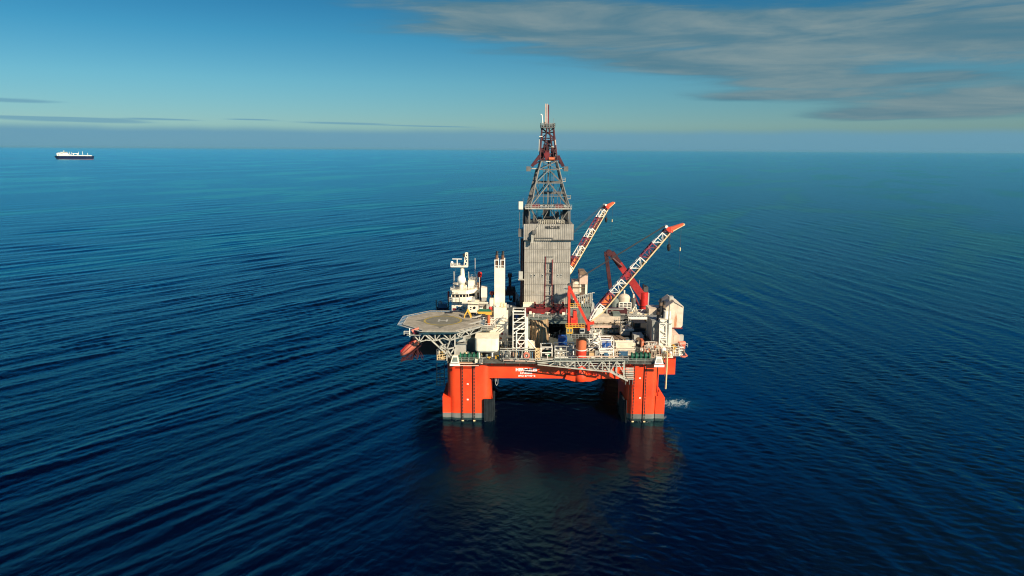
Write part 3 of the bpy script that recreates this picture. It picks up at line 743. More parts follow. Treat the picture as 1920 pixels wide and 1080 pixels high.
# things lying on the helideck
t0 = PG(877, 595, ZH)
t = thing('windsock_stand', 'yellow A-shaped stand on the right rear of the helideck', 'stand', (t0.x, t0.y, ZH + .03))
mb = MB()
for s_ in (-1, 1):
    for dy in (-.6, .6):
        mb.beam((t0.x + s_ * 1.05, t0.y + dy, ZH), (t0.x + s_ * .85, t0.y + dy, ZH + .9), .34); mb.beam((t0.x + s_ * .85, t0.y + dy, ZH + .85), (t0.x, t0.y + dy, ZH + 2.4), .34)
mb.beam((t0.x, t0.y - .8, ZH + 2.4), (t0.x, t0.y + .8, ZH + 2.4), .4); mb.build('frame', 'yellow', t)
MB().box(t0.x - .45, t0.x + .35, t0.y - .4, t0.y + .5, ZH + .03, ZH + .8).build('base_box', 'black', t)
for px, py, w, lab in ((841, 586.5, 1.3, 'dark rectangular mat at the rear edge of the helideck, left of the yellow stand'), (890.5, 597, .95, 'dark rectangular mat on the helideck just right of the yellow stand')):
    c = PG(px, py, ZH); t = MB().box(c.x - w, c.x + w, c.y - .9, c.y + .9, ZH + .012, ZH + .07)
    o = t.build('hatch_cover', 'black'); o['label'] = lab; o['category'] = 'mat'; o['group'] = 'dark mats on the helideck'

# ================================================================== accommodation and bridge
YA = Y0 + 27
acc = thing('accommodation_block', 'cream accommodation block with a band of bridge windows behind the helideck', 'accommodation block', (P(865, 580, YA).x, YA + 6, ZD))
zb0 = P(862, 566, YA).z; zb1 = P(862, 544, YA).z
mb = MB(); fb(mb, 847, 566, 912, 640, YA + 1.5, 16); mb.box(P(847, 570, YA).x, P(900, 570, YA).x, YA + 1.5, YA + 17, ZD, zb0 - 1)
MB().box(P(847, 570, YA + 1.5).x, P(898, 570, YA + 1.5).x, YA + 1.5, YA + 12, ZD, zb0).build('wall', 'white', acc)
x0, x1, x2 = P(843, 560, YA).x, P(880, 560, YA).x, P(898, 560, YA).x
MB().prism([(x0, YA + .4), (x0 + .8, YA - .4), (x1 - 1, YA - .4), (x1 + 2.4, YA + 2.5), (x2, YA + 2.5), (x2, YA + 13), (x0, YA + 13)], zb0 + .1, P(862, 557, YA).z).build('bridge_wall', 'cream', acc)
MB().prism([(x0 + .4, YA + .5), (x0 + 1.0, YA - .1), (x1 - 1.1, YA - .1), (x1 + 2.2, YA + 2.7), (x2 - .3, YA + 2.7), (x2 - .3, YA + 12.5), (x0 + .4, YA + 12.5)], P(862, 557, YA).z, P(862, 551, YA).z).build('bridge_window', 'glass', acc)
mb = MB()
for px in (846, 852.5, 860.5, 866.5, 873, 878): fb(mb, px, 551, px + 1.3, 557.2, YA - .18, .3)
mb.build('window_pillar', 'cream', acc)
MB().prism([(x0 + .2, YA + .3), (x0 + .9, YA - .6), (x1 - 1, YA - .6), (x1 + 2.6, YA + 2.3), (x2 + .1, YA + 2.3), (x2 + .1, YA + 13.2), (x0 + .2, YA + 13.2)], P(862, 551, YA).z, zb1).build('bridge_roof', 'cream', acc)
mb = MB(); fb(mb, 846, 548.2, 850.5, 550.2, YA - .64, .1); fb(mb, 853, 549, 859, 550, YA - .64, .1); mb.build('roof_window', 'glass', acc)
MB().rail([(x0 - .1, YA - .5, zb0 + .1), (x0 + 3.4, YA - .5, zb0 + .1)], 1.5, 1.1, .13).build('wing_rail', 'lightgrey', acc)
MB().rail([(x0 + .4, YA - .4, zb1), (x1 - .6, YA - .4, zb1), (x2, YA + 3, zb1)], 1.1, 1.2, .10).build('roof_rail', 'lightgrey', acc)
for px0, py0, px1, py1, mt, nm in ((856, 574, 859, 580, 'steelblue', 'door'), (861, 579, 866, 581, 'darkgrey', 'sign'), (849, 578, 855, 582, 'darkred', 'hose_box'), (869, 575, 871, 579, 'darkgrey', 'vent')):
    fb(MB(), px0, py0, px1, py1, YA + 1.35, .2).build(nm, mt, acc)
# deck house right of the bridge: stepped walls down to the main deck
mb = MB()
w1 = thing('deck_house', 'cream deck house with round porthole below the exhaust stack, right of the helideck', 'deck house', (P(925, 620, Y0 + 12).x, Y0 + 18, ZD))
YH = Y0 + 13
fb(MB(), 905.5, 603, 952, 659, YH, 16).build('wall', 'white', w1)
fb(MB(), 926, 577, 949.5, 603.1, YH + 3, 7).build('upper_wall', 'cream', w1)
fb(MB(), 877, 572, 897, 586, YH + 6, 9).build('side_wall', 'cream', w1)
fb(MB(), 905, 584.5, 926, 640, YH + 7, 6).build('rear_wall', 'cream', w1); fb(MB(), 897, 569, 911, 586, YH + 9, 6).build('recess_wall', 'claddark', w1)
a, b = P(866, 568, YH + 5), P(915, 566.5, YH + 5)
MB().box(a.x, b.x, YH + 5, YH + 6.4, a.z - .15, a.z + .05).build('canopy', 'cream', w1)
p = P(889.5, 577, YH + 5.9); MB().tube((p.x, p.y + .2, p.z), (p.x, p.y - .1, p.z), .42, 14).build('porthole', 'glass', w1)
for px, py in ((881.5, 575.5), (881.5, 579)): fb(MB(), px, py, px + 2.6, py + 1.6, YH + 5.88, .2).build('window', 'glass', w1)
p, q = P(901, 613.5, YH - 1.2), P(921.5, 613.5, YH - 1.2); r_ = P(944, 595, YH - 1.2)
MB().beam(p, q, .5, .35).beam(q, r_, .5, .35).build('stair_stringer', 'lightgrey', w1)
MB().rail([q, r_], 1.1, 1.0, .1).rail([p, q], 1.1, 1.0, .1).build('stair_rail', 'boomwhite', w1)
for px0, py0, px1, py1, mt, nm in ((934, 633, 941, 636, 'orange', 'locker'), (938, 649, 942, 656, 'brownrust', 'locker'), (940, 624, 943, 628, 'boompurple', 'hose_box'), (946, 625, 948.5, 629, 'pinkbeige', 'vent'), (931, 598, 938, 616, 'cream', 'panel'), (942, 640, 944, 654, 'darkgrey', 'pipe'), (937, 641, 939, 650, 'darkgrey', 'pipe')):
    fb(MB(), px0, py0, px1, py1, YH - .22, .25).build(nm, mt, w1)
fb(MB(), 897, 618, 930, 632.5, YH - 3, 3).build('lower_room', 'cream', w1)
fb(MB(), 899.5, 626, 906.5, 634, YH - 3.05, .1).build('doorway', 'black', w1)
clutter(w1, 906, 948, 659, ZD, YH - 1.6, 9, 2.2, ('grey', 'brownrust', 'boomcream', 'darkgrey', 'steelblue'), 35, 1.2)
# big rounded room on legs at the deck edge
YG = Y0 + 1.5
t = thing('control_cabin', 'large cream cabin with rounded corners standing on legs above the left column', 'cabin', (P(913, 660, YG).x, YG + 3, ZD))
a, b = P(890, 635, YG), P(935, 658, YG)
MB().rprism(a.x, b.x, YG, YG + 8, b.z, a.z, 1.1, 5).build('body', 'cream', t, smooth=True)
MB().rprism(a.x + .3, b.x - .3, YG + .3, YG + 7.7, b.z - .5, b.z, 1.1, 4).build('base_frame', 'lightgrey', t)
for px in (898.5, 923): 
    x = P(px, 668, YG + .8).x
    for y in (YG + .8, YG + 7): MB().tube((x, y, ZD), (x, y, b.z - .4), .28, 8).build('leg', 'boomwhite', t)
# flat roofed store rooms under the helideck
t = thing('store_room', 'pale grey store room in the shade under the helideck truss', 'store room', (P(865, 655, Y0 + 9).x, Y0 + 12, ZD))
x0, x1, y0, y1, z0, z1 = gb(853, 645, 875, 666, ZD, 8)
MB().box(x0, x1, y0, y1, z0, z1).build('wall', 'lightgrey', t); MB().box(x0 - .2, x1 + .2, y0 - .4, y1, z1, z1 + .25).build('roof', 'grey', t)
MB().box(x0, x1 - .4, y0 + .6, y1, z1 + .5, z1 + 2.1).build('upper_wall', 'lightgrey', t)
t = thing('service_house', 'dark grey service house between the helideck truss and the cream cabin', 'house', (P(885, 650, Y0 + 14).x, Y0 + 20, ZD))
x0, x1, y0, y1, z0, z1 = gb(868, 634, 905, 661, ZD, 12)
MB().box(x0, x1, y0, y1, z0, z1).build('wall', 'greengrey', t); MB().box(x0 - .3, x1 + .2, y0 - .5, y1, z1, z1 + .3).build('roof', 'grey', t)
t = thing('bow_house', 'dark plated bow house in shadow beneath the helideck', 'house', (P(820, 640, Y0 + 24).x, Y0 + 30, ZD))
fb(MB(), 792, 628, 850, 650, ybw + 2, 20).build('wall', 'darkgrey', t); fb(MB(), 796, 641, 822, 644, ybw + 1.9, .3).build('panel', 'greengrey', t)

zt_ = P(936, 577, YH + 3).z
clutter(w1, 927, 949, 577, zt_, YH + 3.2, 4, 1.8, ('cream', 'boomcream', 'lightgrey'), 31, 3)
MB().rail([(P(906, 603, YH).x, YH + .1, P(930, 603, YH).z), (P(951, 603, YH).x, YH + .1, P(930, 603, YH).z)], 1.2, 1.2, .11).build('roof_rail', 'boomwhite', w1)
for kx, (px0, px1, py0, py1, mt) in enumerate(((884, 890, 560, 566, 'lightgrey'), (899, 905, 575, 585, 'boomwhite'), (912, 917, 571, 585, 'lightgrey'), (918, 925, 562, 577, 'cream'))):
    fb(MB(), px0, py0, px1, py1, YH + 7 + kx * .3, 3).build('locker', mt, w1)
clutter(acc, 848, 897, 566, zb0, YA + 4, 5, 1.6, ('cream', 'lightgrey', 'boomcream'), 33, 4)
# ---- exhaust stack
YS = Y0 + 24
a, b = P(927, 502, YS), P(946.5, 590, YS)
t = thing('exhaust_stack', 'tall plain cream exhaust stack with four rusty pipes on top', 'exhaust stack', ((a.x + b.x) / 2, YS + 2, ZD))
MB().box(a.x, b.x, YS, YS + 4.2, ZD, a.z).build('casing', 'cream', t)
zt = a.z
mb = MB()
for x in (a.x + .15, a.x + 1.35, b.x - 1.35, b.x - .15):
    for y in (YS + .15, YS + 4.0): mb.beam((x, y, zt), (x, y, zt + 2.5), .26)
for y in (YS + .15, YS + 4.0):
    mb.beam((a.x, y, zt + 2.5), (a.x + 1.5, y, zt + 2.5), .24); mb.beam((b.x - 1.5, y, zt + 2.5), (b.x, y, zt + 2.5), .24); mb.beam((a.x, y, zt + .6), (b.x, y, zt + .6), .2)
mb.pc = mb.pc; mb.build('cap_frame', 'boomwhite', t)
for x in (a.x + .75, b.x - .75):
    for dy in (.9, 3.1):
        q = MB().tube((x, YS + dy, zt), (x, YS + dy, zt + 4.0), .46, 10).build('exhaust_pipe', 'pipebrown', t)
        MB().tube((x, YS + dy, zt + 4.0), (x + .1, YS + dy + .3, zt + 4.9), .40, 10).build('tip', 'black', q)

# ---- radar mast, radome, aerials
t0 = P(866, 540, YA + 4); zr = zb1
t = thing('radar_mast', 'cream radar mast with platform and scanner bars above the bridge', 'radar mast', (t0.x, YA + 5, zr))
zt = P(866, 500, YA + 5).z
MB().tube((t0.x + .1, YA + 5, zr), (t0.x + .1, YA + 5, zt), 1.1, 10, .62).build('column', 'cream', t)
a, b = P(845.5, 499, YA + 5), P(877, 499, YA + 5)
MB().box(a.x, b.x, YA + 3.8, YA + 6.4, zt, zt + .35).build('platform', 'cream', t)
MB().rail([(a.x, YA + 3.9, zt + .35), (P(863, 499, YA + 5).x, YA + 3.9, zt + .35)], 1.0, .8, .1).build('guard_rail', 'cream', t)
p, q = P(870, 499, YA + 5), P(877, 499, YA + 5); z2 = P(872, 474, YA + 5).z
mb = MB()
for dy in (0, 1.2): mb.truss((p.x, YA + 4.4 + dy, zt), (p.x + .55, YA + 4.4 + dy, z2), (q.x, YA + 4.4 + dy, zt), (q.x, YA + 4.4 + dy, z2), 5, .22, .16)
mb.build('lattice_mast', 'cream', t)
p = P(857, 490, YA + 5); MB().tube((p.x, YA + 5, zt + .3), (p.x, YA + 5, p.z + .8), .17, 8).build('scanner_post', 'boomwhite', t)
p0, p1 = P(848, 485.5, YA + 5), P(866, 485.5, YA + 5); MB().box(p0.x, p1.x, YA + 4.85, YA + 5.2, p0.z - .12, p0.z + .12).build('scanner_bar', 'boomwhite', t)
p = P(847.5, 492, YA + 5); MB().ball((p.x, YA + 4.6, p.z), .5, 10, 6).build('lamp', 'boomwhite', t)
p = P(871.5, 477, YA + 5); MB().box(p.x - .6, p.x + .1, YA + 4.2, YA + 4.8, p.z - .7, p.z + .3).build('lamp', 'black', t)
c = P(865, 525, YA + 2)
t = thing('radome', 'round white radome in front of the radar mast', 'radome', (c.x, YA + 2, zr))
MB().ball((c.x, YA + 2, c.z), 1.5, 20, 12, 1.08).build('dome', 'boomwhite', t, smooth=True)
MB().tube((c.x, YA + 2, zr), (c.x, YA + 2, c.z - 1.3), .75, 12).build('pedestal', 'cream', t)
MB().box(c.x - 1.8, c.x - .9, YA + 1.6, YA + 2.4, zr, zr + .8).build('base_box', 'black', t)
c = P(874, 531, YA + 2.5); t = thing('radome', 'small dark egg-shaped radome right of the large white one', 'radome', (c.x, YA + 3, zr))
MB().ball((c.x, YA + 3, c.z), .5, 12, 8, 1.6).build('dome', 'darkgrey', t, smooth=True); MB().tube((c.x, YA + 3, zr), (c.x, YA + 3, c.z - .5), .2, 8).build('pedestal', 'cream', t)
x0, x1 = P(878, 530, YA + 5).x, P(894, 530, YA + 5).x; za, zb_ = P(886, 543, YA + 4).z, P(886, 526, YA + 4).z
t = thing('equipment_room', 'cream equipment room with railed roof right of the radome', 'room', ((x0 + x1) / 2, YA + 6, zb1))
MB().box(x0, x1, YA + 4, YA + 9, zb1, zb_).build('wall', 'cream', t)
MB().rail([(x0 + .1, YA + 4.1, zb_), (x1 - .1, YA + 4.1, zb_), (x1 - .1, YA + 8.8, zb_), (x0 + .1, YA + 8.8, zb_), (x0 + .1, YA + 4.1, zb_)], 1.1, .6, .09).build('roof_rail', 'lightgrey', t)
for px, pt, pb, Yy, lab in ((851.5, 509, 545, YA + 3, 'short thick grey whip aerial left of the radome'), (891, 484, 545, YA + 6, 'tall thin white whip aerial on the equipment room'), (879, 509, 530, YA + 6, 'thin short aerial between radar mast and tall aerial'), (855, 502, 540, YA + 8, 'thin aerial behind the radome, under the radar platform')):
    a, b = P(px, pt, Yy), P(px, pb, Yy)
    zbase = zb1 if px != 891 and px != 879 else zb_
    t = thing('whip_aerial', lab, 'aerial', (b.x, Yy, zbase), 'aerials on the bridge roof')
    MB().tube((b.x, Yy, zbase), (b.x, Yy, a.z), .07 if px != 851.5 else .17, 6).build('rod', 'boomwhite' if px != 851.5 else 'lightgrey', t)
    MB().tube((b.x, Yy, zbase), (b.x, Yy, zbase + 1.2), .16 if px != 851.5 else .3, 8).build('mount', 'lightgrey', t)
a = P(899.5, 513, YA + 10)
t = thing('vent_mast', 'dark purple vent mast with a bright red ball head behind the bridge', 'vent mast', (a.x, YA + 10, ZD))
MB().tube((a.x + .1, YA + 10, ZD), (a.x + .1, YA + 10, a.z - .6), .42, 10).build('pipe', 'maroon', t)
MB().lathe((a.x, YA + 10, a.z), [(.45, -1.3), (.75, -.9), (.8, .2), (.55, .55)], 14).build('head', 'red', t, smooth=True)
t = thing('air_intake', 'cream box-shaped air intake between the bridge and the exhaust stack', 'air intake', (P(907, 550, YA - 2).x, YA - 1, ZD))
fb(MB(), 902, 540, 913, 558, YA - 2, 4).build('hood', 'cream', t); fb(MB(), 903, 558, 912, 640, YA - 1.7, 3).build('duct', 'lightgrey', t)
t = thing('ventilation_column', 'cream ventilation column with an orange rusty ladder strip right of the bridge', 'column', (P(893, 545, YA + 3).x, YA + 4, ZD))
fb(MB(), 890, 540, 895, 640, YA + 2.2, 3).build('casing', 'cream', t); fb(MB(), 895.2, 530, 898, 560, YA + 2.5, .8).build('ladder', 'brownrust', t); fb(MB(), 898.3, 520, 899.6, 640, YA + 2.2, .5).build('pipe', 'boomwhite', t)
for px0, px1, py0, py1, mt, cat, lab, Yy in ((839, 843, 546, 563, 'red', 'tank', 'upright dark red tank at the left wing of the bridge', YA + 6), (916, 923, 575, 583, 'red', 'locker', 'bright red rounded locker beside the stack, behind the helideck', YH + 4), (918, 927, 546, 553, 'darkred', 'locker', 'dark red locker left of the exhaust stack', YS + 2)):
    a, b = P(px0, py0, Yy), P(px1, py1, Yy); r = (b.x - a.x) / 2
    t = thing('storage_tank', lab, cat, ((a.x + b.x) / 2, Yy, b.z))
    MB().lathe(((a.x + b.x) / 2, Yy, 0), [(r * .7, b.z), (r, b.z + .3), (r, a.z - .4), (r * .6, a.z)], 14).build('shell', mt, t, smooth=True)
    MB().tube(((a.x + b.x) / 2, Yy, ZD), ((a.x + b.x) / 2, Yy, b.z + .05), r * .5, 8).build('stand', 'darkgrey', t)
a, b = P(894, 586, YH + 2), P(923, 582, YH + 2)
o = MB().rprism(a.x, b.x, YH + 2, YH + 4, a.z - .6, a.z + .2, .8, 4)
t = thing('rescue_boat', 'small rescue boat with green top and yellow side at the rear right of the helideck', 'boat', ((a.x + b.x) / 2, YH + 3, a.z - .6))
mb = MB().xz([(a.x, a.z + .25), (a.x + .6, a.z - .45), (b.x - .5, a.z - .45), (b.x, a.z + .25)], YH + 2, YH + 4); mb.build('hull', 'yellow', t)
MB().xz([(a.x + .2, a.z + .26), (b.x - .2, a.z + .26), (b.x - .6, a.z + .75), (a.x + .8, a.z + .75)], YH + 2.1, YH + 3.9).build('cover', 'green', t)
MB().box(a.x + 3.2, a.x + 4, YH + 2.2, YH + 3.8, a.z - 6, a.z - .46).build('cradle', 'lightgrey', t)
a, b = P(913, 589, YH - .5), P(919.5, 607, YH - .5)
t = thing('pipe_post', 'stout orange brown post with yellow collar at the right edge of the helideck', 'post', ((a.x + b.x) / 2, YH - .5, b.z))
MB().tube(((a.x + b.x) / 2, YH - .5, b.z - 1), ((a.x + b.x) / 2, YH - .5, a.z), .5, 12).build('post', 'pedestal', t)
MB().box(a.x - .4, b.x + .4, YH - 1.1, YH + .1, a.z - .1, a.z + .5).build('collar', 'yellow', t)
MB().box(a.x - 1, b.x + 1, YH - 1.6, YH + .4, b.z - 1.3, b.z - .95).build('base_frame', 'lightgrey', t)
o = fb(MB(), 944, 575, 948, 588, YH + 3.9, .2).build('banner_panel', 'yellow', w1, label='bright yellow panel on the deck house wall under the stack')
# navy covered boat on the far left side
c = P(830, 571, Y0 + 50)
t = thing('lifeboat', 'navy covered lifeboat with grey canopy beyond the rear left edge of the helideck', 'lifeboat', (c.x, Y0 + 50, c.z - 3))
mb = MB()
L_ = [(-5.2, .2, .9), (-4.2, 1.3, 0), (-1, 1.6, -.3), (2.5, 1.5, -.2), (4.2, .9, .4), (4.9, .15, 1.0)]
vs = []; 
for xx, hw, zb2 in L_:
    for k in range(9):
        tt = -math.pi / 2 * (1 - k / 4); s2, c2 = math.sin(k * math.pi / 8 - math.pi / 2), math.cos(k * math.pi / 8 - math.pi / 2)
        vs.append((c.x + xx * .45, Y0 + 50 + hw * s2, c.z - 1.0 - c2 * (1.5 - zb2)))
mb.add(vs, [(i * 9 + k, i * 9 + k + 1, (i + 1) * 9 + k + 1, (i + 1) * 9 + k) for i in range(5) for k in range(8)]); mb.build('hull', 'navy', t, smooth=True)
mb = MB().rprism(c.x - 1.8, c.x + 1.7, Y0 + 48.6, Y0 + 51.4, c.z - 1.0, c.z + .5, .9, 4); mb.build('canopy', 'steelblue', t)
MB().ball((c.x - .8, Y0 + 49.5, c.z + .8), .8, 12, 8).build('dome', 'lightgrey', t, smooth=True)
mb = MB().beam((c.x + 2.2, Y0 + 49, ZD), (c.x + 2.2, Y0 + 49, c.z + 3), .4).beam((c.x - 2.2, Y0 + 49, ZD), (c.x - 2.2, Y0 + 49, c.z + 2), .4).beam((c.x - 2.5, Y0 + 50, c.z - 2.3), (c.x + 2.5, Y0 + 50, c.z - 2.3), .4); mb.build('davit', 'grey', t)

# ================================================================== drill floor and derrick
YD = 228.0
zf0 = P(1029, 572, YD).z                       # bottom of the wind wall
zf1 = P(1029, 420, YD).z                       # top of it
xd0, xd1 = P(983, 500, YD).x, P(1069.5, 500, YD).x
xdc = (xd0 + xd1) / 2
DW = 15.0
der = thing('derrick', 'tall grey steel derrick with corrugated wind wall below and dark red crown', 'derrick', (xdc, YD + DW / 2, zf0))
def corr(x0, x1, y, z0, z1, pitch=.62, amp=.08):
    """corrugated sheet facing the camera"""
    mb = MB(); n = max(2, int((x1 - x0) / pitch)); pts = []
    for i in range(n):
        x = x0 + (x1 - x0) * i / n; w = (x1 - x0) / n
        pts += [(x, y), (x + w * .35, y), (x + w * .5, y + amp), (x + w * .85, y + amp)]
    pts.append((x1, y))
    k = len(pts)
    mb.add([(a, b, z0) for a, b in pts] + [(a, b, z1) for a, b in pts], [(i, i + 1, k + i + 1, k + i) for i in range(k - 1)])
    return mb
zu = P(1029, 450, YD).z
sx0, sx1 = P(1022, 500, YD).x, P(1036, 500, YD).x; zs1 = P(1029, 481, YD).z
sx2 = P(1040.5, 500, YD).x; zs2 = P(1029, 534, YD).z
rows = [zf0, P(1029, 554, YD).z, P(1029, 533, YD).z, P(1029, 512, YD).z, P(1029, 492, YD).z, P(1029, 468, YD).z, zu]
mb = MB()
for i in range(len(rows) - 1):
    a, b = rows[i] + .05, rows[i + 1] - .05
    dy = .10 * (i % 2)
    for x0, x1 in ((xd0, sx0), (sx1 if a > zs2 - .3 else sx2, xd1)):
        if b > zs1 + .5 and x0 == xd0: mb2 = corr(xd0, xd1, YD + dy, a, b); mb.add(mb2.v, mb2.f); break
        mb2 = corr(x0, x1, YD + dy, a, b); mb.add(mb2.v, mb2.f)
ww = mb.build('wind_wall', 'cladding', der)
mb = MB(); mb2 = corr(P(982, 430, YD - .5).x, P(1076, 430, YD - .5).x, YD - .5, zu - .1, zf1); mb.add(mb2.v, mb2.f)
mb.build('upper_wind_wall', 'cladding', der)
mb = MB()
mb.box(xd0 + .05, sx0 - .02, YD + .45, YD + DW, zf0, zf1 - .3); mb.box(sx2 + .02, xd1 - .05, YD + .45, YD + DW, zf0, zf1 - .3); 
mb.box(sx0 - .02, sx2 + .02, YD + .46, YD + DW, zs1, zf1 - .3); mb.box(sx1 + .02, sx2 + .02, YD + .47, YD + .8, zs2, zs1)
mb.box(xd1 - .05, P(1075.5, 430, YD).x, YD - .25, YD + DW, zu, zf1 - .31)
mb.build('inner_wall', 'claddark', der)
MB().box(sx0 - .02, sx2 + .02, YD + .82, YD + DW, zf0, zs1).build('slot_wall', 'cladding', der)
mb = MB()
for z in rows[1:-1]:
    mb.box(xd0, xd1, YD + .12, YD + .3, z - .14, z + .14)
mb.build('wall_girt', 'claddark', der)
# slot with its ladder and red edges
mb = MB().beam((sx0 + .1, YD - .05, zf0 - 1), (sx0 + .1, YD - .05, zs1), .26).beam((sx1 - .05, YD - .05, zf0 - 1), (sx1 - .05, YD - .05, zs1 - 1), .26); mb.build('slot_frame', 'darkred', der)
mb = MB()
for i in range(9):
    z = zf0 + .6 + i * (zs1 - zf0 - 1.2) / 8; mb.beam((sx0 + .3, YD + .7, z), (sx1 - .2, YD + .7, z), .16)
mb.beam((sx0 + 1.0, YD + .72, zf0), (sx0 + 1.0, YD + .72, zs1 - .5), .14); mb.build('slot_ladder', 'lightgrey', der)
mb = MB().box(sx0 - .2, sx1 + .2, YD - .12, YD + .02, zs1 - .2, zs1 + .05); mb.build('slot_lintel', 'steeldark', der)
for px, py in ((996, 517), (1002, 516.5), (1017, 517), (1046, 516.5), (1052, 516.5)):
    w = fb(MB(), px - 1.4, py - 3, px + 1.4, py + 3, YD - .1, .15).build('window', 'lightgrey', der); fb(MB(), px - .8, py - 1.4, px + .8, py + 1.4, YD - .14, .1).build('pane', 'glass', w)
mb = MB(); q = [P(984, 450, YD - .6), P(1003, 450, YD - .6), P(1003, 446.3, YD - .6), P(1036, 446.3, YD - .6), P(1036, 450, YD - .6), P(1075, 450, YD - .6)]
mb.path(q, .17); mb.build('wall_pipe', 'steeldark', der)
p = P(1001, 437, YD - 1)
br = MB().box(p.x - .5, p.x + .7, YD - 1.9, YD - .4, p.z - .3, p.z + .9).build('bracket', 'steeldark', der)
p = P(998, 449, YD - 1.4); MB().box(p.x - .4, p.x + .4, YD - 1.9, YD - 1.0, p.z - 1.1, p.z + 1.6).build('hose_reel', 'steel', br)
p = P(1011, 426, YD - .8); MB().beam((p.x, YD - .8, p.z + .8), (p.x - 1.2, YD - .8, p.z - .8), .22).build('davit_arm', 'steel', der)
a, b = P(1022, 426, YD - .5), P(1049.5, 426, YD - .5)
lettering('name_lettering', 'HERCULES', ((a.x + b.x) / 2, YD - .5, a.z - .1), b.x - a.x, 1.0, 'black', der, .04, .06)
# lift shaft in the shade on the left side
a = P(979.5, 500, YD + 3)
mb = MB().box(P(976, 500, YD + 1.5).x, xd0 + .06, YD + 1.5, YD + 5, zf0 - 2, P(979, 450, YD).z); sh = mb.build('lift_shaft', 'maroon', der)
mb = MB()
x = P(974, 450, YD + 1).x
mb.beam((x, YD + 1, zf0 + 14), (x, YD + 1, P(1029, 378, YD).z), .14); mb.beam((x + 1.1, YD + 1, zf0), (x + 1.1, YD + 1, P(1029, 372, YD).z), .12); mb.build('guide_wire', 'steeldark', der)
p = P(977, 436, YD + 1); MB().box(p.x - .9, p.x + .8, YD + .4, YD + 2.4, p.z - 1.4, p.z + 1.2).build('winch_box', 'steeldark', der)
p = P(976.5, 516, YD + .5); cb = MB().box(p.x - .7, p.x + .7, YD - .2, YD + 1.6, p.z - 1.2, p.z + 1.3).build('lift_cabin', 'lightgrey', der); MB().box(p.x - .9, p.x + 1.2, YD - .3, YD + 1.7, p.z - 1.6, p.z - 1.25).build('floor', 'steel', cb)
# lattice: portal bay, platform, tapering tower, crown
def ring_pts(px0, px1, py, dback):
    """front corners at the front plane, rear corners further back"""
    yf, yb = YD + (DW - dback) / 2, YD + (DW + dback) / 2
    z = P(1029, py, YD + 5).z; x0, x1 = P(px0, py, YD + 5).x, P(px1, py, YD + 5).x
    return [Vector((x0, yf, z)), Vector((x1, yf, z)), Vector((x1, yb, z)), Vector((x0, yb, z))]
L0 = ring_pts(991.5, 1066.5, 419, 13.6); L1 = ring_pts(992.5, 1066.5, 388, 13.4)
L2 = ring_pts(999.5, 1060, 366.5, 11.6); L3 = ring_pts(1004.5, 1053.5, 342.5, 9.6); L4 = ring_pts(1010, 1048, 318, 7.6); L5 = ring_pts(1014.5, 1044, 302, 6.4)
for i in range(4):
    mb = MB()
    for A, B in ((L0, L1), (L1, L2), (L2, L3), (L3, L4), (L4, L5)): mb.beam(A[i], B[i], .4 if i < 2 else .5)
    mb.pc = [(0, 0)]; mb.build('leg', 'lattice' if i < 2 else 'steeldark', der)  # rear legs in dark steel, again shade given as colour
def mid(a, b): return (a + b) / 2
for fr in (True, False):         # front frame pale, frames behind darker: their shade is put into the paint
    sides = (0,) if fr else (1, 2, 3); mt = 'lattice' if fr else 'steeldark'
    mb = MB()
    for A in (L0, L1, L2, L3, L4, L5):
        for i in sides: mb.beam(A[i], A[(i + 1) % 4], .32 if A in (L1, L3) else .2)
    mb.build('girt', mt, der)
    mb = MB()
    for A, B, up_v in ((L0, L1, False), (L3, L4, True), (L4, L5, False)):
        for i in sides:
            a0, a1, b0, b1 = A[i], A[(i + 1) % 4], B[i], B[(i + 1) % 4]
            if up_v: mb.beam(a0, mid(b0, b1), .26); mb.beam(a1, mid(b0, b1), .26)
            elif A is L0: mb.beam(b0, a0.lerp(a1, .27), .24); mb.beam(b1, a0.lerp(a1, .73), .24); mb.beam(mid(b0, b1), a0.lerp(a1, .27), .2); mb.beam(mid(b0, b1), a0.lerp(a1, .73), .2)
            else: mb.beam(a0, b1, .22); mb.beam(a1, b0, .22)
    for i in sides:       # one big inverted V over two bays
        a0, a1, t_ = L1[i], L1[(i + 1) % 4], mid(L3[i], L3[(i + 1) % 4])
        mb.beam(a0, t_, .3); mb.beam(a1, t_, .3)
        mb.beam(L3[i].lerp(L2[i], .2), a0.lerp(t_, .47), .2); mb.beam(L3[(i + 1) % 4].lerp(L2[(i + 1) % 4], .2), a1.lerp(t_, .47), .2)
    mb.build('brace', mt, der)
# racking platform
a, b = P(973.5, 388, YD).x, P(1072, 388, YD).x; z = L1[0].z
pl = MB().box(a + 2, b, YD - .3, YD + 1.6, z - .35, z).box(a + 3, b, YD + 12.5, YD + 14.6, z - .36, z - .01).box(a + 1.9, a + 4.0, YD + 1.6, YD + 12.5, z - .36, z - .01).box(b - 2.0, b, YD + 1.6, YD + 12.5, z - .36, z - .01)
pl = pl.build('racking_platform', 'steel', der)
MB().rail([(a + 2, YD - .2, z), (b, YD - .2, z)], 1.1, 1.1, .1).build('guard_rail', 'lightgrey', pl)
mb = MB()
for k, (p0, p1, mt) in enumerate(((998, 1013, 0), (1041, 1057, 0))): mb.box(P(p0, 385, YD + 2).x, P(p1, 385, YD + 2).x, YD + 2, YD + 9, z, z + .8)
mb.build('finger_board', 'darkred', pl)
p = P(975.5, 383, YD - .5); MB().box(p.x - .5, p.x + .9, YD - .6, YD + 1.3, z - .4, z + 2.1).build('cabin', 'cream', pl)
z0_ = P(1029, 413, YD).z
lp = MB().box(xd0 + .8, xd1 + .2, YD + 9, YD + 14, zf1 - .2, zf1 + .3).box(xd0 + 1, xd1, YD + .6, YD + 2.0, zf1 - .3, zf1 - .05).build('lower_platform', 'darkgrey', der)
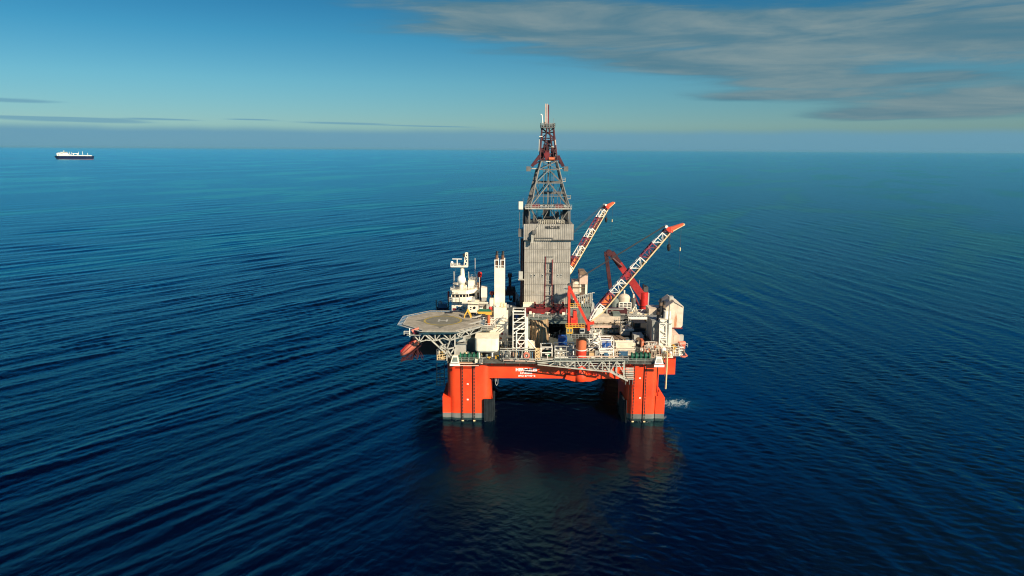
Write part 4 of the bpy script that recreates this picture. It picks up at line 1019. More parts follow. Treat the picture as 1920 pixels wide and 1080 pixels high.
MB().rail([(xd0 + 4.5, YD + .8, zf1 - .05), (xd1 - 2.4, YD + .8, zf1 - .05)], 1.3, .7, .13).build('guard_rail', 'cream', lp)
mb = MB()
for k in range(7): 
    xx = xd0 + 1.4 + k * 1.9 + random.uniform(-.3, .3); mb.box(xx, xx + random.uniform(.7, 1.7), YD + 9.2, YD + 13, zf1 + .3, zf1 + random.uniform(1.2, 3.2))
mb.build('machinery', 'steeldark', lp)
# inside: travelling block guide rails, stand pipe, hanging pipes
mb = MB()
for px, w, dy in ((1019, .22, 5), (1027.5, .5, 6.5), (1031, .22, 6.5), (1038, .2, 5), (1009, .14, 9), (1046, .14, 9)):
    p = P(px, 360, YD + dy); mb.beam((p.x, YD + dy, zf1 - .3), (p.x, YD + dy, P(1029, 302, YD + dy).z if px not in (1009, 1046) else L3[0].z), w)
for px, dy in ((1022, 8), (1034.5, 8), (1006, 4), (1051, 10)):
    p = P(px, 360, YD + dy); mb.beam((p.x, YD + dy, zf1 - .3), (p.x, YD + dy, L2[0].z if px in (1006, 1051) else L4[0].z), .16)
mb.build('guide_rail', 'steeldark', der)
p = P(1025, 342, YD + 7); MB().box(p.x - .9, p.x + 1.2, YD + 6, YD + 8.5, L0[0].z - 1.0, L1[0].z - .6).build('travelling_block', 'black', der)
mb = MB()
for px0, px1, py in ((1014, 1060, 361), (1010, 1052, 341)):
    mb.box(P(px0, py, YD + 9).x, P(px1, py, YD + 9).x, YD + 8.4, YD + 9.4, P(1029, py, YD + 9).z - .35, P(1029, py, YD + 9).z + .35)
mb.build('inner_platform', 'steeldark', der)
# ladder cage up the left rear leg and leg cladding painted black for shade
mb = MB(); a, b = L1[3] + Vector((-1.0, -6, 0)), L4[3] + Vector((-.8, -3, 0)); mb.truss(a, b, a + Vector((1.4, 0, 0)), b + Vector((1.2, 0, 0)), 14, .26, .16)
mb.beam(a + Vector((.7, .4, 0)), b + Vector((.6, .4, 0)), 1.0, .7); mb.build('ladder_cage', 'steeldark', der)
mb = MB(); a, b = Vector((L0[0].x - 1.3, YD + 3, L0[0].z - .4)), L1[0] + Vector((-1.2, 3, 0)); mb.beam(a, b, 1.5, 1.2); a, b = L0[1] + Vector((-1.3, 4, -.2)), L1[1] + Vector((-1.3, 4, 0)); mb.beam(a, b, 1.7, 1.2); mb.build('leg_shade_cladding', 'black', der)
# platforms on the right leg
for A, f in ((L1, .75), (L3, .1)):
    p = A[1].lerp((L2 if A is L1 else L4)[1], f); MB().box(p.x, p.x + 1.3, p.y + .5, p.y + 2, p.z, p.z + .2).rail([(p.x, p.y + .5, p.z + .2), (p.x + 1.3, p.y + .5, p.z + .2), (p.x + 1.3, p.y + 2, p.z + .2)], 1.0, .7, .09).build('side_platform', 'steel', der)
# crown section, dark red
C0 = ring_pts(1012.5, 1045, 300, 6.6); C1 = ring_pts(1013.5, 1043, 283, 5.4); C2 = ring_pts(1015.5, 1040.5, 259, 4.4); C3 = ring_pts(1016.5, 1038.5, 240, 3.8)
mb = MB()
for A, B in ((C0, C1), (C1, C2), (C2, C3)):
    for i in range(4):
        mb.beam(A[i], B[i], .42); mb.beam(A[i], A[(i + 1) % 4], .26); mb.beam(A[i], B[(i + 1) % 4], .26); mb.beam(A[(i + 1) % 4], B[i], .26)
mb.build('crown_frame', 'crownred', der)
mb = MB()
c0 = mid(C0[0], C0[1]); c3 = mid(C3[0], C3[1])
for s_ in (-1, 1):
    for dy in (.3, 3.2): mb.beam((c0.x + s_ * 1.9, c0.y + dy, c0.z), (c3.x + s_ * .35, c0.y + dy, c3.z), .34)
for k in range(4):
    f = .12 + k * .25; mb.beam(C0[0].lerp(C3[0], f), C0[2].lerp(C3[2], f), .26); mb.beam(C0[1].lerp(C3[1], f), C0[3].lerp(C3[3], f), .26)
mb.beam((c0.x - .5, c0.y + 1.6, c0.z), (c0.x - .2, c0.y + 1.6, c0.z + 6.5), 1.1).beam((c0.x + 1.5, c0.y + 2.2, c0.z), (c0.x + 1.1, c0.y + 2.2, c0.z + 4.6), .8).beam((c0.x - 1.9, c0.y + 2.0, c0.z), (c0.x - 1.4, c0.y + 2.0, c0.z + 5.2), .7)
mb.build('inner_strut', 'maroon', der)
# outriggers with boxes on either side
for s_, px0, px1, pxb in ((-1, 1012, 997, 991), (1, 1046, 1056, 1061)):
    a = P(px0, 292, YD + 5); b = P(px1, 312, YD + 5); c = P(px0 + s_ * 1, 303, YD + 5)
    og_ = MB().beam(a, b, 1.5, 1.0).beam(c, b, .4).build('outrigger', 'crownred', der)
    w = P(pxb, 316, YD + 5); MB().box(w.x - .75, w.x + .75, YD + 4.2, YD + 5.8, w.z - .9, w.z + .7).build('sheave_box', 'steeldark', og_)
    MB().beam((P(px0, 316, YD + 5).x, YD + 5, w.z), (w.x, YD + 5, w.z), .35).build('arm', 'steel', og_)
# machinery in the crown: orange drum, red motors, walkways
p = P(1034, 298, YD + 4); MB().tube((p.x - .9, YD + 4, p.z), (p.x + 1.0, YD + 4, p.z), .55, 12).build('drum', 'pedestal', der)
p = P(1027, 291, YD + 4.2); MB().box(p.x - .9, p.x + .6, YD + 4, YD + 6, p.z - 1.5, p.z + 1.5).build('motor', 'darkred', der)
p = P(1022, 296, YD + 4.2); MB().beam((p.x - .3, YD + 4.2, p.z + 1.6), (p.x + .3, YD + 4.2, p.z - .8), .35).build('motor_arm', 'darkred', der)
mb = MB()
for px, py, w in ((1016, 287, 1.3), (1037, 284, 1.5), (1040, 290, 1.2), (1025, 277, 1.2), (1020, 280, .8), (1031, 266, .7), (1014, 293, 1.0)):
    p = P(px, py, YD + 7); mb.box(p.x - w / 2, p.x + w / 2, YD + 6.4, YD + 7.6, p.z - w, p.z + w * .9)
mb.build('machinery', 'steeldark', der)
mb = MB()
for px0, px1, py in ((1011, 1017, 256.5), (1025, 1031, 284), (1034, 1038, 276), (1024, 1032, 303)):
    a, b = P(px0, py, YD + 4.5), P(px1, py, YD + 4.5); mb.box(a.x, b.x, YD + 4, YD + 5, a.z, a.z + .22)
mb.build('walkway', 'cream', der)
a, b = P(1011.5, 258, YD + 5), P(1010.5, 284, YD + 5); MB().beam(a, b, .3).build('pale_pipe', 'lightgrey', der)
a, b = P(1041, 262, YD + 5), P(1044, 288, YD + 5); MB().beam(a, b, .35).build('pale_pipe', 'pinkbeige', der)
# crown platform and its top hat
zc = C3[0].z; a, b = P(1014, 235, YD + 7).x, P(1040, 235, YD + 7).x
cp = MB().box(a, b, YD + 4.6, YD + 10.4, zc, zc + .35).build('crown_platform', 'steeldark', der)
MB().rail([(a, YD + 4.7, zc + .35), (b, YD + 4.7, zc + .35), (b, YD + 10.2, zc + .35), (a, YD + 10.2, zc + .35), (a, YD + 4.7, zc + .35)], 1.2, .8, .11).build('guard_rail', 'grey', cp)
mb = MB()
for k in range(6):
    xx = a + .3 + k * .7; mb.box(xx, xx + .5, YD + 6, YD + 8, zc + .35, zc + random.uniform(1.1, 2.2))
mb.build('crown_sheave', 'darkgrey', cp)
p, q = P(1026, 236, YD + 7), P(1026, 194.5, YD + 7)
mb = MB()
for sx_ in (-.62, -.1): mb.beam((p.x + sx_, YD + 7, zc + .4), (p.x + sx_, YD + 7, q.z), .30)
for k in range(20): z = zc + .6 + k * (q.z - zc - .8) / 19; mb.beam((p.x - .6, YD + 7, z), (p.x - .1, YD + 7, z), .1)
mb.build('top_mast', 'pinkbeige', cp); MB().beam((p.x + .38, YD + 7.1, zc + .4), (p.x + .38, YD + 7.1, q.z - .3), .36).build('mast_shade_rail', 'darkred', cp)  # shaded side of the mast put in as a dark red beam
a_, b_, c_ = P(1017.5, 231, YD + 6), P(1016, 215, YD + 6), P(1013.8, 214.5, YD + 6); MB().path([a_, b_, c_], .2, 8).build('gooseneck_pipe', 'boomwhite', cp)
p = P(1038.5, 222, YD + 6); MB().tube((p.x, YD + 6, zc + .3), (p.x, YD + 6, p.z), .07, 6).build('aerial', 'grey', cp)

# ---- substructure under the drill floor
YU = YD - 13
t = thing('drill_floor', 'grey green drill floor substructure with a dark opening under the derrick', 'substructure', (xdc, YD, ZD))
xs0, xs1 = P(985, 600, YU).x, P(1070, 600, YU).x
zfl = P(1029, 600, YU).z
MB().box(xs0 - 1, xs1 + 1.5, YD - 4, YD + 17, zf0 - 2.2, zf0 - .02).build('floor_slab', 'greengrey', t)
MB().box(xs0, xs1 + 1, YU, YD - 4, zfl, zfl + .5).box(xs0, xs1 + 1, YU + .5, YU + 1.0, zfl - 1.4, zfl).build('front_floor', 'greengrey', t)
mb = MB().box(xs0, P(995, 600, YU).x, YU + 2, YD + 12, ZD, zfl - .02); mb.box(P(1062, 600, YU).x, xs1 + 1, YU + .4, YD + 12, ZD, zfl - .03); mb.build('side_wall', 'greengrey', t)
MB().box(xs0, xs1, YD + 8, YD + 12, ZD, zf0 - 2.3).build('rear_wall', 'darkgrey', t)
mb = MB()
for k in range(5): xx = P(1030 + k * 7, 620, YD + 6).x; mb.beam((xx, YD + 6, ZD), (xx, YD + 6, zf0 - 2.3), .4); mb.tube((xx + 1, YD + 5, ZD), (xx + 1, YD + 5, ZD + 5), .25, 8)
mb.build('inner_post', 'steeldark', t)
# upper wall under the gantry: pale panels
fb(MB(), 992, 589, 1007, 597, YD - 3.9, .4).build('panel', 'lightgrey', t); fb(MB(), 1038, 589, 1063, 597, YD - 3.9, .4).build('panel', 'cream', t); fb(MB(), 1010, 592, 1030, 598, YD - 6, 2).build('winch_house', 'greengrey', t)
fb(MB(), 1014, 588, 1020, 595, YD - 6.6, 1.2).build('red_winch', 'red', t)
fb(MB(), 981, 570, 1004, 577, YD - 3, 3).build('left_house', 'cream', t)
a = P(983, 585, YD - 3)
MB().rail([(xs0, YU + .1, zfl + .5), (xs1 + .8, YU + .1, zfl + .5)], 1.1, 1.4, .1).build('guard_rail', 'lightgrey', t)
clutter(t, 986, 1066, 598, zfl + .5, YU + 1.5, 12, 2.0, ('lightgrey', 'cream', 'greengrey', 'darkred', 'boomcream', 'darkgrey'), 41, 6)
clutter(t, 1030, 1061, 640, ZD, YU + 4, 7, 3.0, ('greengrey', 'darkgrey', 'lightgrey', 'beige'), 43, 3)
# tan weather curtain left of the opening
YC = Y0 + 12.5
t = thing('weather_curtain', 'weathered tan curved weather curtain left of the dark opening under the derrick', 'curtain', (P(1012, 640, YC).x, YC, ZD))
mb = MB(); n = 24; zt_, pts = P(1012, 603, YC).z, []
ctop, cbot = [], []
for i in range(n + 1):
    f = i / n; x = P(994 + 34 * f, 620, YC).x; y = YC + 2.0 * math.sin(f * math.pi * 1.0) * -1 + .25 * math.sin(f * 34)
    ctop.append((x, y + 3.5, zt_)); cbot.append((x, y, ZD)); pts.append((x, y + .7, zt_ - 2.0))
mb.add(cbot + pts + ctop, [(i, i + 1, n + 2 + i, n + 1 + i) for i in range(n)] + [(n + 1 + i, n + 2 + i, 2 * n + 3 + i, 2 * n + 2 + i) for i in range(n)]); mb.build('sheet', 'tarp', t, smooth=True)
mb = MB()
for k in (0, 8, 16, 24): mb.path([Vector(cbot[k]) + Vector((0, -.12, 0)), Vector(pts[k]) + Vector((0, -.12, 0)), Vector(ctop[k])], .14)
mb.build('batten', 'brownrust', t)
# ---- red gantry crane in front of the wind wall
YN = YD - 6
t = thing('gantry_crane', 'dark red gantry crane with two trolleys in front of the wind wall', 'gantry crane', (P(1025, 580, YN).x, YN, ZD))
a, b = P(982.5, 578, YN), P(1066, 590, YN)
mb = MB().box(a.x, b.x, YN, YN + 1.6, P(1025, 588, YN).z, P(1025, 578, YN).z); mb.build('girder', 'darkred', t)
MB().box(a.x + .5, b.x, YN + 4.4, YN + 5.6, P(1025, 588, YN).z, P(1025, 580, YN).z).build('rear_girder', 'darkred', t)
mb = MB()
for k in range(12): xx = a.x + .4 + k * (b.x - a.x - .8) / 11; mb.box(xx - .1, xx + .1, YN - .06, YN + 1.66, P(1025, 588, YN).z - .05, P(1025, 578, YN).z + .08)
mb.build('girder_rib', 'darkred', t)
for p0, p1 in ((1002, 1022), (1037, 1058)):
    x0, x1 = P(p0, 575, YN).x, P(p1, 575, YN).x; z0, z1 = P(1025, 578, YN).z, P(1025, 570.5, YN).z
    tr = MB().box(x0, x1, YN - .2, YN + .5, z0, z0 + .5).box(x0, x1, YN - .2, YN + .5, z1 - .35, z1).box(x0, x0 + .5, YN - .2, YN + 4, z0, z1).box(x1 - .5, x1, YN - .2, YN + 4, z0, z1).box((x0 + x1) / 2 - .25, (x0 + x1) / 2 + .25, YN - .21, YN + .5, z0, z1).build('trolley', 'darkred', t)
    MB().box(x0 + .6, x1 - .6, YN + 1, YN + 3, z0, z1 - .5).build('winch', 'cream', tr)
x = P(991, 600, YN).x; MB().beam((x, YN + .5, ZD), (x, YN + .5, P(1025, 588, YN).z), .55).build('leg', 'red', t); MB().beam((P(1064, 600, YN).x, YN + .5, ZD), (P(1064, 600, YN).x, YN + .5, P(1025, 588, YN).z), .6).build('leg', 'darkred', t)

# ---- white lattice stair tower between deck house and curtain
YL = Y0 + 6
t = thing('stair_tower', 'white lattice stair tower between the cream deck house and the tan curtain', 'stair tower', (P(973, 640, YL).x, YL + 2, ZD))
mb = MB(); x0, x1 = P(962, 620, YL).x, P(985, 620, YL).x; zt = P(973, 583.5, YL).z; zm = P(1, 655, YL).z
for y in (YL, YL + 4.5):
    mb.beam((x0, y, ZD), (x0, y, zt), .28); mb.beam((x1, y, ZD), (x1, y, zt), .4 if y > YL else .26)
xm = P(968.5, 640, YL).x; mb.beam((xm, YL - .3, ZD), (xm, YL - .3, P(1, 616, YL).z), .36)
mb.build('post', 'boomwhite', t)
mb = MB()
for py in (584, 589, 604, 616, 625, 638, 652):
    z = P(973, py, YL).z
    for y in (YL, YL + 4.5): mb.beam((x0, y, z), (x1, y, z), .16 if y > YL else .2)
    mb.beam((x0, YL, z), (x0, YL + 4.5, z), .24); mb.beam((x1, YL, z), (x1, YL + 4.5, z), .24)
mb.build('rail_beam', 'boomwhite', t)
mb = MB()
for pa, pb_ in (((963, 606), (984, 592)), ((963, 618), (984, 604)), ((964, 624), (984, 610)), ((969, 640), (984, 622)), ((969, 640), (978, 650)), ((972, 653), (984, 640))):
    mb.beam(P(*pa, YL), P(*pb_, YL), .26)
mb.build('stair_flight', 'boomwhite', t)
mb = MB()
for py in (616, 638): z = P(973, py, YL).z; mb.box(x0 + .2, x1 - .2, YL + .2, YL + 4.3, z - .1, z)
mb.build('landing', 'darkgrey', t)
a = P(986, 610, YL); t = thing('caisson_pipe', 'thick cream vertical pipe just right of the white stair tower', 'pipe', (P(987, 620, YL).x, YL + 1, ZD))
MB().tube((P(987, 620, YL).x, YL + 1.5, ZD), (P(987, 620, YL).x, YL + 1.5, P(987, 597, YL).z), .55, 12).build('shaft', 'cream', t); MB().tube((P(987, 620, YL).x, YL + 1.5, ZD + 5), (P(1007, 640, YL).x, YL + .5, ZD + 1.4), .25, 8).build('chute', 'cream', t)
# dark machinery silhouette behind, left of the derrick
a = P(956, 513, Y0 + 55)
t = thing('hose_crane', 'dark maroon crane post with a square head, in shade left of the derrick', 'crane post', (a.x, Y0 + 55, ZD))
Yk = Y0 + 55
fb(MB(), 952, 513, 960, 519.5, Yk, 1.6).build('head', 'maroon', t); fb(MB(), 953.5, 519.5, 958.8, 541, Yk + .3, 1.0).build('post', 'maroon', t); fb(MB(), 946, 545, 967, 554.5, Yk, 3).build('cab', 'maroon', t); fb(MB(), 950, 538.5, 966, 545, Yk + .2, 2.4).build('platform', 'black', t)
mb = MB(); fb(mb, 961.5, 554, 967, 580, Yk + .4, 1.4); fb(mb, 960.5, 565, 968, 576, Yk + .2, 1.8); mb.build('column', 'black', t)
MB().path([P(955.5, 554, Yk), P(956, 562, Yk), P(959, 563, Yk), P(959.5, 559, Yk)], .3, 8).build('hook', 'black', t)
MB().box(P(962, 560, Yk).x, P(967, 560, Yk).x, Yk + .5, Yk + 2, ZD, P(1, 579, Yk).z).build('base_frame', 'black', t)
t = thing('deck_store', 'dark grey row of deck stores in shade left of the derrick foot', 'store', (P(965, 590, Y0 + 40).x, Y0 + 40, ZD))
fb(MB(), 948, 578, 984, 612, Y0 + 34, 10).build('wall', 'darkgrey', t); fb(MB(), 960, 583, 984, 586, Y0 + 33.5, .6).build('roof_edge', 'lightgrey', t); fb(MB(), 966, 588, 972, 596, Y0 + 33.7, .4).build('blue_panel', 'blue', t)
mb = MB()
for k in range(5): fb(mb, 951 + k * 6, 572 + (k * 7) % 5, 953.5 + k * 6, 580, Y0 + 35 + k, 1.2)
mb.build('roof_vent', 'lightgrey', t)
mb = MB()
for k in range(7): p = P(968 + k * 1.5, 548 + (k * 13) % 22, Y0 + 38); mb.box(p.x - .25, p.x + .25, Y0 + 38, Y0 + 38.5, P(1, 580, Y0 + 38).z, p.z)
mb.build('vent_pipe', 'steelblue', t)

# ---- beige intake house behind, right of the derrick
YI = YD + 20
t = thing('intake_house', 'beige ventilation house with a slanted hood right of the derrick', 'ventilation house', (P(1088, 560, YI).x, YI + 3, ZD))
fb(MB(), 1074, 528, 1089, 572, YI, 6).build('wall', 'beige', t)
a, b = P(1087, 516, YI - .5), P(1102, 533, YI - .5)
mb = MB().box(a.x, b.x, YI - .5, YI + 5, b.z, a.z); hood = mb.build('hood', 'pinkbeige', t)
mb = MB().xz([(a.x - .1, a.z + .05), (b.x + .1, a.z + .05), (b.x - 1.1, a.z + 1.5), (a.x - .2, a.z + 1.5)], YI - .7, YI + 5); mb.build('cowl', 'brown', hood)
mb = MB().beam((b.x - .5, YI, ZD), (b.x - .5, YI, b.z), .8).beam((a.x + .3, YI, ZD), (a.x + .3, YI, b.z), .5); mb.build('leg', 'cream', t)
fb(MB(), 1089.2, 533.2, 1097, 560, YI + 1, 4).build('duct', 'beige', t); fb(MB(), 1075, 538.5, 1099, 540, YI - .3, .5).build('ledge', 'brown', t); fb(MB(), 1077, 529.5, 1086, 533, YI - .15, .3).build('louvre', 'cream', t)
t = thing('mud_treatment_skid', 'grey and tan process machinery with pipes behind the red crane mast', 'machinery', (P(1095, 580, YD).x, YD, ZD))
fb(MB(), 1074, 570, 1112, 612, YD - 4, 16).build('housing', 'greengrey', t)
for px, py, w, h_, mt in ((1097, 557, 6, 13, 'lightgrey'), (1080, 562, 5, 9, 'beige'), (1088, 551, 7, 5, 'brown'), (1106, 552, 4, 8, 'grey'), (1091, 565, 4, 8, 'boomwhite'), (1084, 556, 4, 6, 'steel'), (1109, 570, 5, 16, 'lightgrey'), (1076, 590, 8, 10, 'brown'), (1102, 575, 6, 14, 'greengrey')):
    fb(MB(), px, py, px + w, max(py + h_, 573), YD - 4.5 + random.uniform(0, 3), 2.5).build('machine_part', mt, t)
mb = MB()
for k in range(9):
    p = P(1078 + k * 4, 548 + (k * 17) % 9, YD - 4.8); q = P(1078 + k * 4, 575, YD - 4.8); mb.tube(p, q, .16, 6); mb.tube(p, p + Vector((.9, 0, 0)), .16, 6)
mb.build('pipework', 'lightgrey', t)
clutter(t, 1075, 1111, 571, P(1090, 570, YD - 4).z, YD - 3.5, 14, 2.6, ('lightgrey', 'brown', 'beige', 'boomcream', 'darkgrey', 'cream'), 47, 5)

# ================================================================== pedestal cranes
CY = Y0 + 1.4
def pedestal_crane(label, loc, rz, full=True):
    o = Vector((CRX, CY, 0))
    def L(px, py): v = P(px, py, CY); return v.x - CRX, v.z - ZD
    t = thing('pedestal_crane', label, 'crane', loc, 'lattice boom deck cranes', local=True); t.rotation_euler = (0, 0, rz)
    zt = L(1090, 631)[1]; zm = L(1090, 655)[1]
    MB().tube((0, 0, -.4), (0, 0, zm), 1.55, 24).build('pedestal_foot', 'crane_red', t, smooth=True)
    pd = MB().tube((0, 0, zm), (0, 0, zt), 1.5, 24).build('pedestal', 'pedestal', t, smooth=True)
    MB().tube((0, 0, zm - .12), (0, 0, zm + .12), 1.62, 24).build('flange', 'boomwhite', pd)
    z1 = L(1090, 622)[1]; z2 = L(1090, 611)[1]
    MB().lathe((0, 0, 0), [(1.55, zt - .1), (2.6, zt + .1), (2.7, zt + .5), (2.2, zt + .7), (2.2, z2 - .3)], 20).build('slew_ring', 'black', t)
    rp = MB().box(-3.2, 3.2, -2.4, 2.4, zt + .05, zt + .25).build('ring_platform', 'steeldark', t)
    MB().rail([(-3.2, -2.4, zt + .25), (3.2, -2.4, zt + .25)], 1.1, 1.0, .1).rail([(3.2, -2.4, zt + .25), (3.2, 2.4, zt + .25)], 1.1, 1.0, .1).build('guard_rail', 'lightgrey', rp)
    zb = L(1090, 610)[1]
    MB().box(-4.6, 1.2, -2.0, 2.0, zb - .6, zb).build('turntable', 'darkred', t)
    wp = MB().box(-4.9, .6, -2.5, -2.0, zb - .1, zb + .1).build('walkway', 'yellow', t)
    MB().rail([(-4.9, -2.5, zb + .1), (.6, -2.5, zb + .1)], 1.0, .9, .1).build('guard_rail', 'yellow', wp)
    x0, za = L(1061.5, 621); x1, zc = L(1072, 612)
    mb = MB()
    for z in (za, zc): mb.beam((x0, -2.3, z), (x1, -2.3, z), .22)
    for x in (x0, (x0 + x1) / 2, x1): mb.beam((x, -2.3, za), (x, -2.3, zc), .22)
    mb.box(x0, x1, -2.3, -.6, za - .1, za); mb.build('basket', 'yellow', t)
    h0, zh0 = L(1069.5, 607); h1, zh1 = L(1083, 582.5); zmid = L(1076, 594)[1]
    mh = MB().box(h0, h1 - .1, -1.9, 1.6, zh0, zmid).box(h0 + .7, h1 - .35, -1.7, 1.4, zmid, zh1).build('machinery_house', 'crane_red', t)
    MB().box(h0 + .3, h1 - .6, -1.93, -1.88, zh0 + .4, zmid - .4).build('panel', 'red', mh)
    # A-frame
    mx, mz = L(1067, 537); mx0, mz0 = L(1066, 611); fx, fz = L(1102.5, 604)
    af = MB()
    for s in (-1, 1): af.beam((mx0, s * 1.5, mz0), (mx, s * 1.1, mz), .62); af.beam((mx + .2, s * 1.1, mz - .4), (fx - .3, s * 1.4, fz), .72)
    af.beam((mx, -1.4, mz), (mx, 1.4, mz), .7); x, z = L(1066.5, 583); af.beam((x, -1.4, z), (x, 1.4, z), .3); af.build('a_frame', 'crane_red', t)
    sv = MB(); sv.tube((mx + .1, -.9, mz + .3), (mx + .1, .9, mz + .3), .55, 14); sv.build('sheave', 'steeldark', t)
    p0, pz = L(1068, 574); p1, _ = L(1088, 574)
    dp = MB().box(p0, p1, -1.6, -1.2, pz - .1, pz + .1).build('cross_walkway', 'boomcream', t); MB().rail([(p0, -1.6, pz + .1), (p1, -1.6, pz + .1)], 1.0, .8, .1).build('guard_rail', 'yellow', dp)
    q0, qz = L(1057, 542); q1, _ = L(1068, 542); MB().box(q0, q1, -1.3, .6, qz - .1, qz + .1).rail([(q0, -1.3, qz + .1), (q1, -1.3, qz + .1)], 1.0, .7, .1).build('top_platform', 'lightgrey', t)
    # boom foot fork
    for s in (-1, 1):
        fk = MB(); fk.beam((fx, s * 1.35, fz + .3), (L(1103, 617)[0], s * 1.35, L(1103, 617)[1]), .75); fk.beam((L(1103, 616)[0], s * 1.35, L(1103, 616)[1]), (L(1090, 613)[0], s * 1.35, L(1090, 613)[1]), .6); fk.beam((fx - .2, s * 1.35, fz), (L(1113, 602)[0], s * 1.35, L(1113, 603)[1]), .8)
        fk.build('boom_foot', 'crane_red', t)
    # operator cab under the A frame
    c0, cz0 = L(1085, 621); c1, cz1 = L(1095, 612); MB().rprism(c0, c1, -2.5, -.9, cz0, cz1, .35, 3).build('cab', 'lightgrey', t); MB().box(c0 + .2, c1 - .2, -2.53, -2.45, cz0 + .5, cz1 - .3).build('cab_window', 'glass', t)
    # lattice boom in red and white bays
    A = Vector((L(1106, 600)[0], 0, L(1106, 600)[1])); K = Vector((L(1251, 433)[0], 0, L(1251, 433)[1]))
    ax = (K - A).normalized(); nx = Vector((-ax.z, 0, ax.x)); Ln = (K - A).length
    def pt(f, s, u):
        wv = 1.1 * (1 - .25 * f); hv = 1.15 * (min(1, f / .12) * .75 + .25) * (1 - .25 * max(0, (f - .85) / .15))
        return A + ax * (Ln * f) + Vector((0, s * wv, 0)) + nx * (u * hv)
    bays = [(0, .17, 'boomwhite', .0), (.17, .30, 'boompurple', 1), (.30, .445, 'boomwhite', 1), (.445, .56, 'boompurple', 1), (.56, .69, 'boomwhite', 1), (.69, .845, 'boompurple', 1), (.845, .965, 'boomwhite', 1), (.965, 1.0, 'maroon', 1)]
    for f0, f1, mt, x in bays:
        b = MB(); n = max(1, round((f1 - f0) * Ln / 1.9))
        for i in range(n):
            g0, g1 = f0 + (f1 - f0) * i / n, f0 + (f1 - f0) * (i + 1) / n
            for s in (-1, 1):
                b.beam(pt(g0, s, 1), pt(g1, s, 1), .25)
                b.beam(pt(g0, s, -1 if i % 2 else 1), pt(g1, s, 1 if i % 2 else -1), .15)
                b.beam(pt(g0, s, -1), pt(g0, s, 1), .14)
            for u in (-1, 1): b.beam(pt(g0, -1, u), pt(g1, 1, u), .13); b.beam(pt(g0, -1, u), pt(g0, 1, u), .13)
        for s in (-1, 1): b.beam(pt(f1 - .003, s, -1), pt(f1 - .003, s, 1), .28)
        for s, u in ((0, 1), (0, -1)): b.beam(pt(f1 - .003, -1, u), pt(f1 - .003, 1, u), .28)
        b.build('boom_section', mt, t)
    b = MB()
    for s in (-1, 1): b.beam(pt(0, s, -1), pt(.12, s, -1), .36); b.beam(pt(.12, s, -1), pt(1, s, -1), .36)
    b.build('lower_chord', 'boomcream', t)
    b = MB()
    for s in (-1, 1):
        q = [pt(.015, s * 1.0, -1), pt(.14, s, -1), pt(.16, s, .55), pt(.03, s, .25)]
        d = Vector((0, .1 * s, 0)); b.add(q + [v + d for v in q], [(0, 1, 2, 3), (7, 6, 5, 4), (0, 4, 5, 1), (1, 5, 6, 2), (2, 6, 7, 3), (3, 7, 4, 0)])
    b.build('boom_plate', 'cream', t)
    b = MB(); b.box(0, 0, 0, 0, 0, 0)
    wk = MB()
    for f in (.19, .22, .26): v = pt(f, 0, .2); wk.box(v.x - .8, v.x + .7, -.8, .8, v.z - .5, v.z + .6)
    wk.build('boom_winch', 'orange', t)
    wk = MB().beam(pt(.14, -.5, -.75), pt(.95, -.5, -.75), 1.0, .1); wk.build('boom_walkway', 'brown', t)
    # knuckle head and tip jib
    T = Vector((L(1281, 421)[0], 0, L(1281, 421)[1]))
    hd = MB(); k0, k1 = pt(.985, 0, -.7), pt(.985, 0, 1.2); K2 = Vector((L(1247, 429)[0], 0, L(1247, 429)[1])); K3 = Vector((L(1262, 435)[0], 0, L(1262, 435)[1]))
    v0, v1 = Vector((L(1246, 433)[0], 0, L(1246, 433)[1])), Vector((L(1251, 425.5)[0], 0, L(1251, 425.5)[1])); v2 = Vector((L(1262, 427)[0], 0, L(1262, 427)[1])); v3 = Vector((L(1260, 436)[0], 0, L(1260, 436)[1]))
    hd.xz([(v.x, v.z) for v in (v0, v1, v2, v3)], -.85, .85); hd.build('boom_head', 'crane_red', t)
    jb = MB(); a0, a1 = v1 + Vector((.8, 0, -.3)), v3 + Vector((-.4, 0, .2))
    for s in (-1, 1): jb.beam(a0 + Vector((0, .7 * s, 0)), T + Vector((0, .35 * s, .25)), .4); jb.beam((a0 + a1) / 2 + Vector((0, .7 * s, 0)), T + Vector((-.3, .35 * s, 0)), .5)
    jb.build('tip_jib', 'jibred', t)
    b = MB()
    for s in (-1, 1): b.beam(a1 + Vector((0, .72 * s, 0)), T + Vector((0, .4 * s, -.15)), .28)
    b.tube(T + Vector((0, -.5, 0)), T + Vector((0, .5, 0)), .38, 12); b.build('jib_chord', 'boomcream', t)
    sh = MB().tube(v1 + Vector((-.3, -.7, .1)), v1 + Vector((-.3, .7, .1)), .42, 14).build('head_sheave', 'boomwhite', t)
    # luffing ropes, hook block, whip line
    rp = MB()
    for s in (-.8, -.3, .3, .8): rp.tube((mx, s, mz + .6), v1 + Vector((-.3, s * .8, .5)), .045, 5)
    rp.build('luffing_rope', 'rope', t)
    hx, hz = L(1255.5, 437); _, hz2 = L(1255.5, 461)
    hb = MB().lathe((hx, 0, 0), [(.2, hz2 - 1.5), (.42, hz2 - 1.2), (.55, hz2 - .2), (.5, hz2 + .3), (.2, hz2 + .5)], 12).build('hook_block', 'black', t)
    MB().tube((hx - .15, 0, hz2 + .3), (hx - .15, 0, hz), .05, 5).tube((hx + .15, 0, hz2 + .3), (hx + .15, 0, hz), .05, 5).tube((hx, 0, hz - 1.3), (hx, 0, hz - .1), .26, 8).build('hoist_rope', 'rope', hb)
    wx, wz = L(1277.5, 424); _, wz2 = L(1277.5, 466); _, wz3 = L(1277.5, 505)
